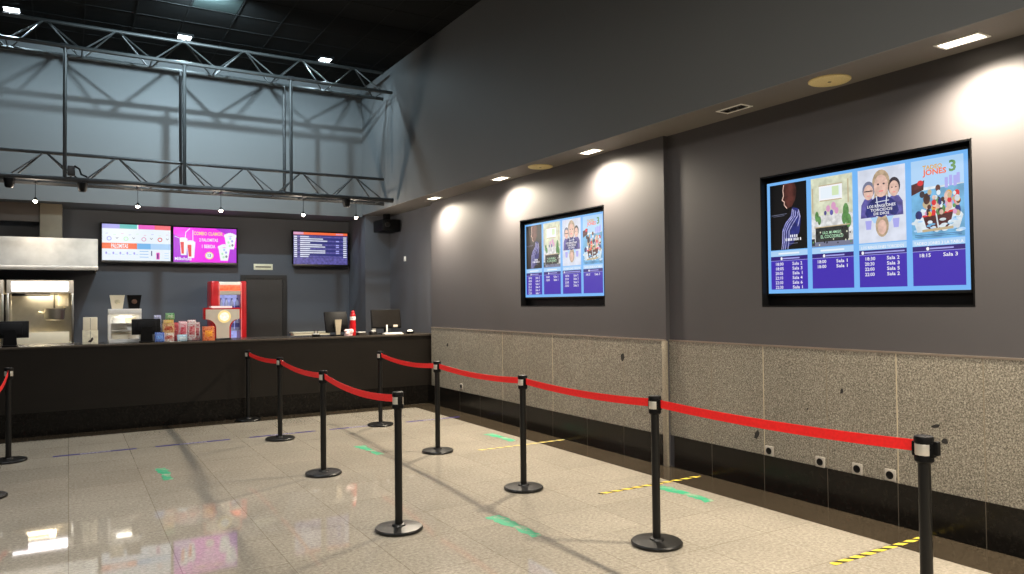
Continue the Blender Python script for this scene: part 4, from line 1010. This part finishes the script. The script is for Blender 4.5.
# bits beside the far till
t = on_counter('card_holder', 'small dark tray with a clear cup on the counter before the door', 'tray', 3.26, 11.36)
mb = MB(); mb.box((-.055, -.04, 0), (.055, .04, .035), .004); mb.build('tray', M['black_pl'], t)
mb = MB(); mb.lathe([(.0, .036), (.028, .036), (.034, .105), (.031, .105), (.026, .04), (0, .04)], (0, .0, 0), 18); mb.build('clear_cup', M['glass'], t)
mb = MB(); mb.box((-.04, -.03, .036), (.04, .03, .05), .004); mb.build('papers', M['white'], t)
t = till(3.63, 11.42, .06, 'black till with a beige neck beside the red bottle', .37, .33, .28, .215, 'joint', cover=False)
t = on_counter('sauce_bottle', 'tall red bottle with white label beside the beige-necked till', 'bottle', 3.845, 11.36)
mb = MB(); mb.lathe([(0, 0), (.042, 0), (.046, .01), (.047, .16), (.042, .24), (.043, .30), (.038, .335), (.028, .35), (0, .35)], seg=24); mb.build('body', M['red'], t)
mb = MB(); mb.lathe([(.028, .348), (.030, .352), (.028, .375), (.018, .39), (0, .394)], seg=20); mb.build('cap', M['red'], t)
mb = MB(); mb.lathe([(.0425, .245), (.0435, .245), (.0445, .30), (.0425, .30)], seg=24); mb.build('label_band', M['white'], t)
mb = MB(); random.seed(9)
for k in range(9): mb.ball((random.uniform(-.05, .05), random.uniform(-.03, .03), random.uniform(.035, .10)), random.uniform(.025, .04), random.uniform(.025, .035), random.uniform(.025, .035), 8)
mb.box((-.055, -.035, 0), (.055, .035, .04), .008)
o = mb.build('tissue_heap', mat('pinkish_white_tissue', (240, 206, 204), .7, vary=.15, scale=30)); o.location = (3.755, 11.30, ZT + .0005); tag(o, 'crumpled pinkish white tissues at the foot of the red bottle', 'tissues')
t = on_counter('flat_monitor', 'black flat monitor on a white stem near the counter end', 'monitor', 4.47, 11.55)
R_ = Matrix.Rotation(-.14, 3, 'X') @ Matrix.Rotation(-.05, 3, 'Z'); c = Vector((0, 0, .245))
mb = MB(); mb.box(c - Vector((.25, .018, .155)), c + Vector((.25, .018, .155)), .006, R_); hd = mb.build('display_housing', M['black_pl'], t)
mb = MB(); c2 = c + R_ @ Vector((0, -.019, .008)); mb.box(c2 - Vector((.238, .001, .138)), c2 + Vector((.238, .001, .138)), 0, R_); mb.build('screen', mat('dark_glass_screen', (30, 27, 24), .15), hd)
mb = MB(); mb.box((-.012, -.055, .01), (.012, -.03, .15), .003); mb.build('stem', M['white'], t)
mb = MB(); mb.box((-.1, -.09, 0), (.1, .09, .014), .004); mb.build('foot', M['black_pl'], t)
mb = MB(); mb.box((-.018, .02, .01), (.018, .05, .2), .003); mb.build('rear_post', M['black_pl'], t)
mb = MB(); c3 = c + R_ @ Vector((.15, -.024, -.12)); mb.box(c3 - Vector((.04, .004, .018)), c3 + Vector((.04, .004, .018)), .002); mb.build('card_slot', M['silver'], t)
t = on_counter('keyboard', 'low grey keyboard in front of the flat monitor', 'keyboard', 4.52, 11.36)
mb = MB(); mb.prism([(-.06, 0), (.06, 0), (.06, .022), (-.06, .012)], 'x', -.16, .16); mb.build('case', M['silver'], t)
mb = MB()
for r_ in range(4):
    for k in range(12): mb.box((-.148 + k * .025, -.05 + r_ * .026, .012 + r_ * .0022), (-.127 + k * .025, -.029 + r_ * .026, .021 + r_ * .0022), .002, seg=1)
mb.build('keys', M['white'], t)
t = on_counter('receipt_printer', 'small grey printer with paper beside the white stem', 'printer', 4.19, 11.40)
mb = MB(); mb.box((-.05, -.06, 0), (.05, .06, .055), .008); mb.build('body', M['steel_dark'], t)
mb = MB(); mb.box((-.035, -.05, .055), (.035, .0, .07), .004); mb.build('lid', M['white'], t)
mb = MB(); mb.prism([(-.03, .068), (-.045, .075), (-.06, .1), (-.058, .1), (-.043, .077), (-.028, .071)], 'x', -.03, .03); mb.build('paper', M['white'], t)
t = on_counter('paper_pad', 'flat pale paper pad beside the red bottle', 'paper', 4.0, 11.42)
mb = MB(); mb.box((-.06, -.08, 0), (.06, .08, .045), .004); mb.build('pad', M['worktop'], t)
mb = MB(); mb.box((-.055, -.075, .045), (.055, .075, .052), .002); mb.build('top_sheet', M['white'], t)
t = on_counter('bowl', 'small dark bowl with a white lid near the end of the counter', 'bowl', 4.84, 11.42)
mb = MB(); mb.lathe([(0, 0), (.05, 0), (.07, .02), (.072, .035), (.05, .035), (0, .03)], seg=24); mb.build('dish', M['black_pl'], t)
mb = MB(); mb.lathe([(0, .066), (.03, .064), (.046, .05), (.048, .036), (0, .034)], seg=24); mb.build('lid', M['white'], t)

# ------------------------------------------------------------------ camera, world, view
pan, pit, rol = .5377, .0209, -.0107
w_ = Vector((math.sin(pan) * math.cos(pit), math.cos(pan) * math.cos(pit), math.sin(pit)))
r0 = Vector((math.cos(pan), -math.sin(pan), 0)); u0 = r0.cross(w_)
rr = r0 * math.cos(rol) + u0 * math.sin(rol); uu = -r0 * math.sin(rol) + u0 * math.cos(rol)
cd = bpy.data.cameras.new('camera'); cd.sensor_width = 36; cd.lens = 743.3 / 1024 * 36; cd.clip_start = .05; cd.clip_end = 100
cam = bpy.data.objects.new('camera', cd); COL.objects.link(cam)
mw = Matrix((rr, uu, -w_)).transposed().to_4x4(); mw.translation = (0, 0, 1.6333); cam.matrix_world = mw
SC.camera = cam
wd = bpy.data.worlds.new('world'); SC.world = wd; wd.use_nodes = True
wd.node_tree.nodes['Background'].inputs[0].default_value = (.02, .02, .022, 1); wd.node_tree.nodes['Background'].inputs[1].default_value = 1.0
vs = SC.view_settings; SC.display_settings.display_device = 'sRGB'; vs.view_transform = 'Standard'; vs.look = 'None'; vs.exposure = 0.0; vs.gamma = 1.0; vs.use_curve_mapping = False
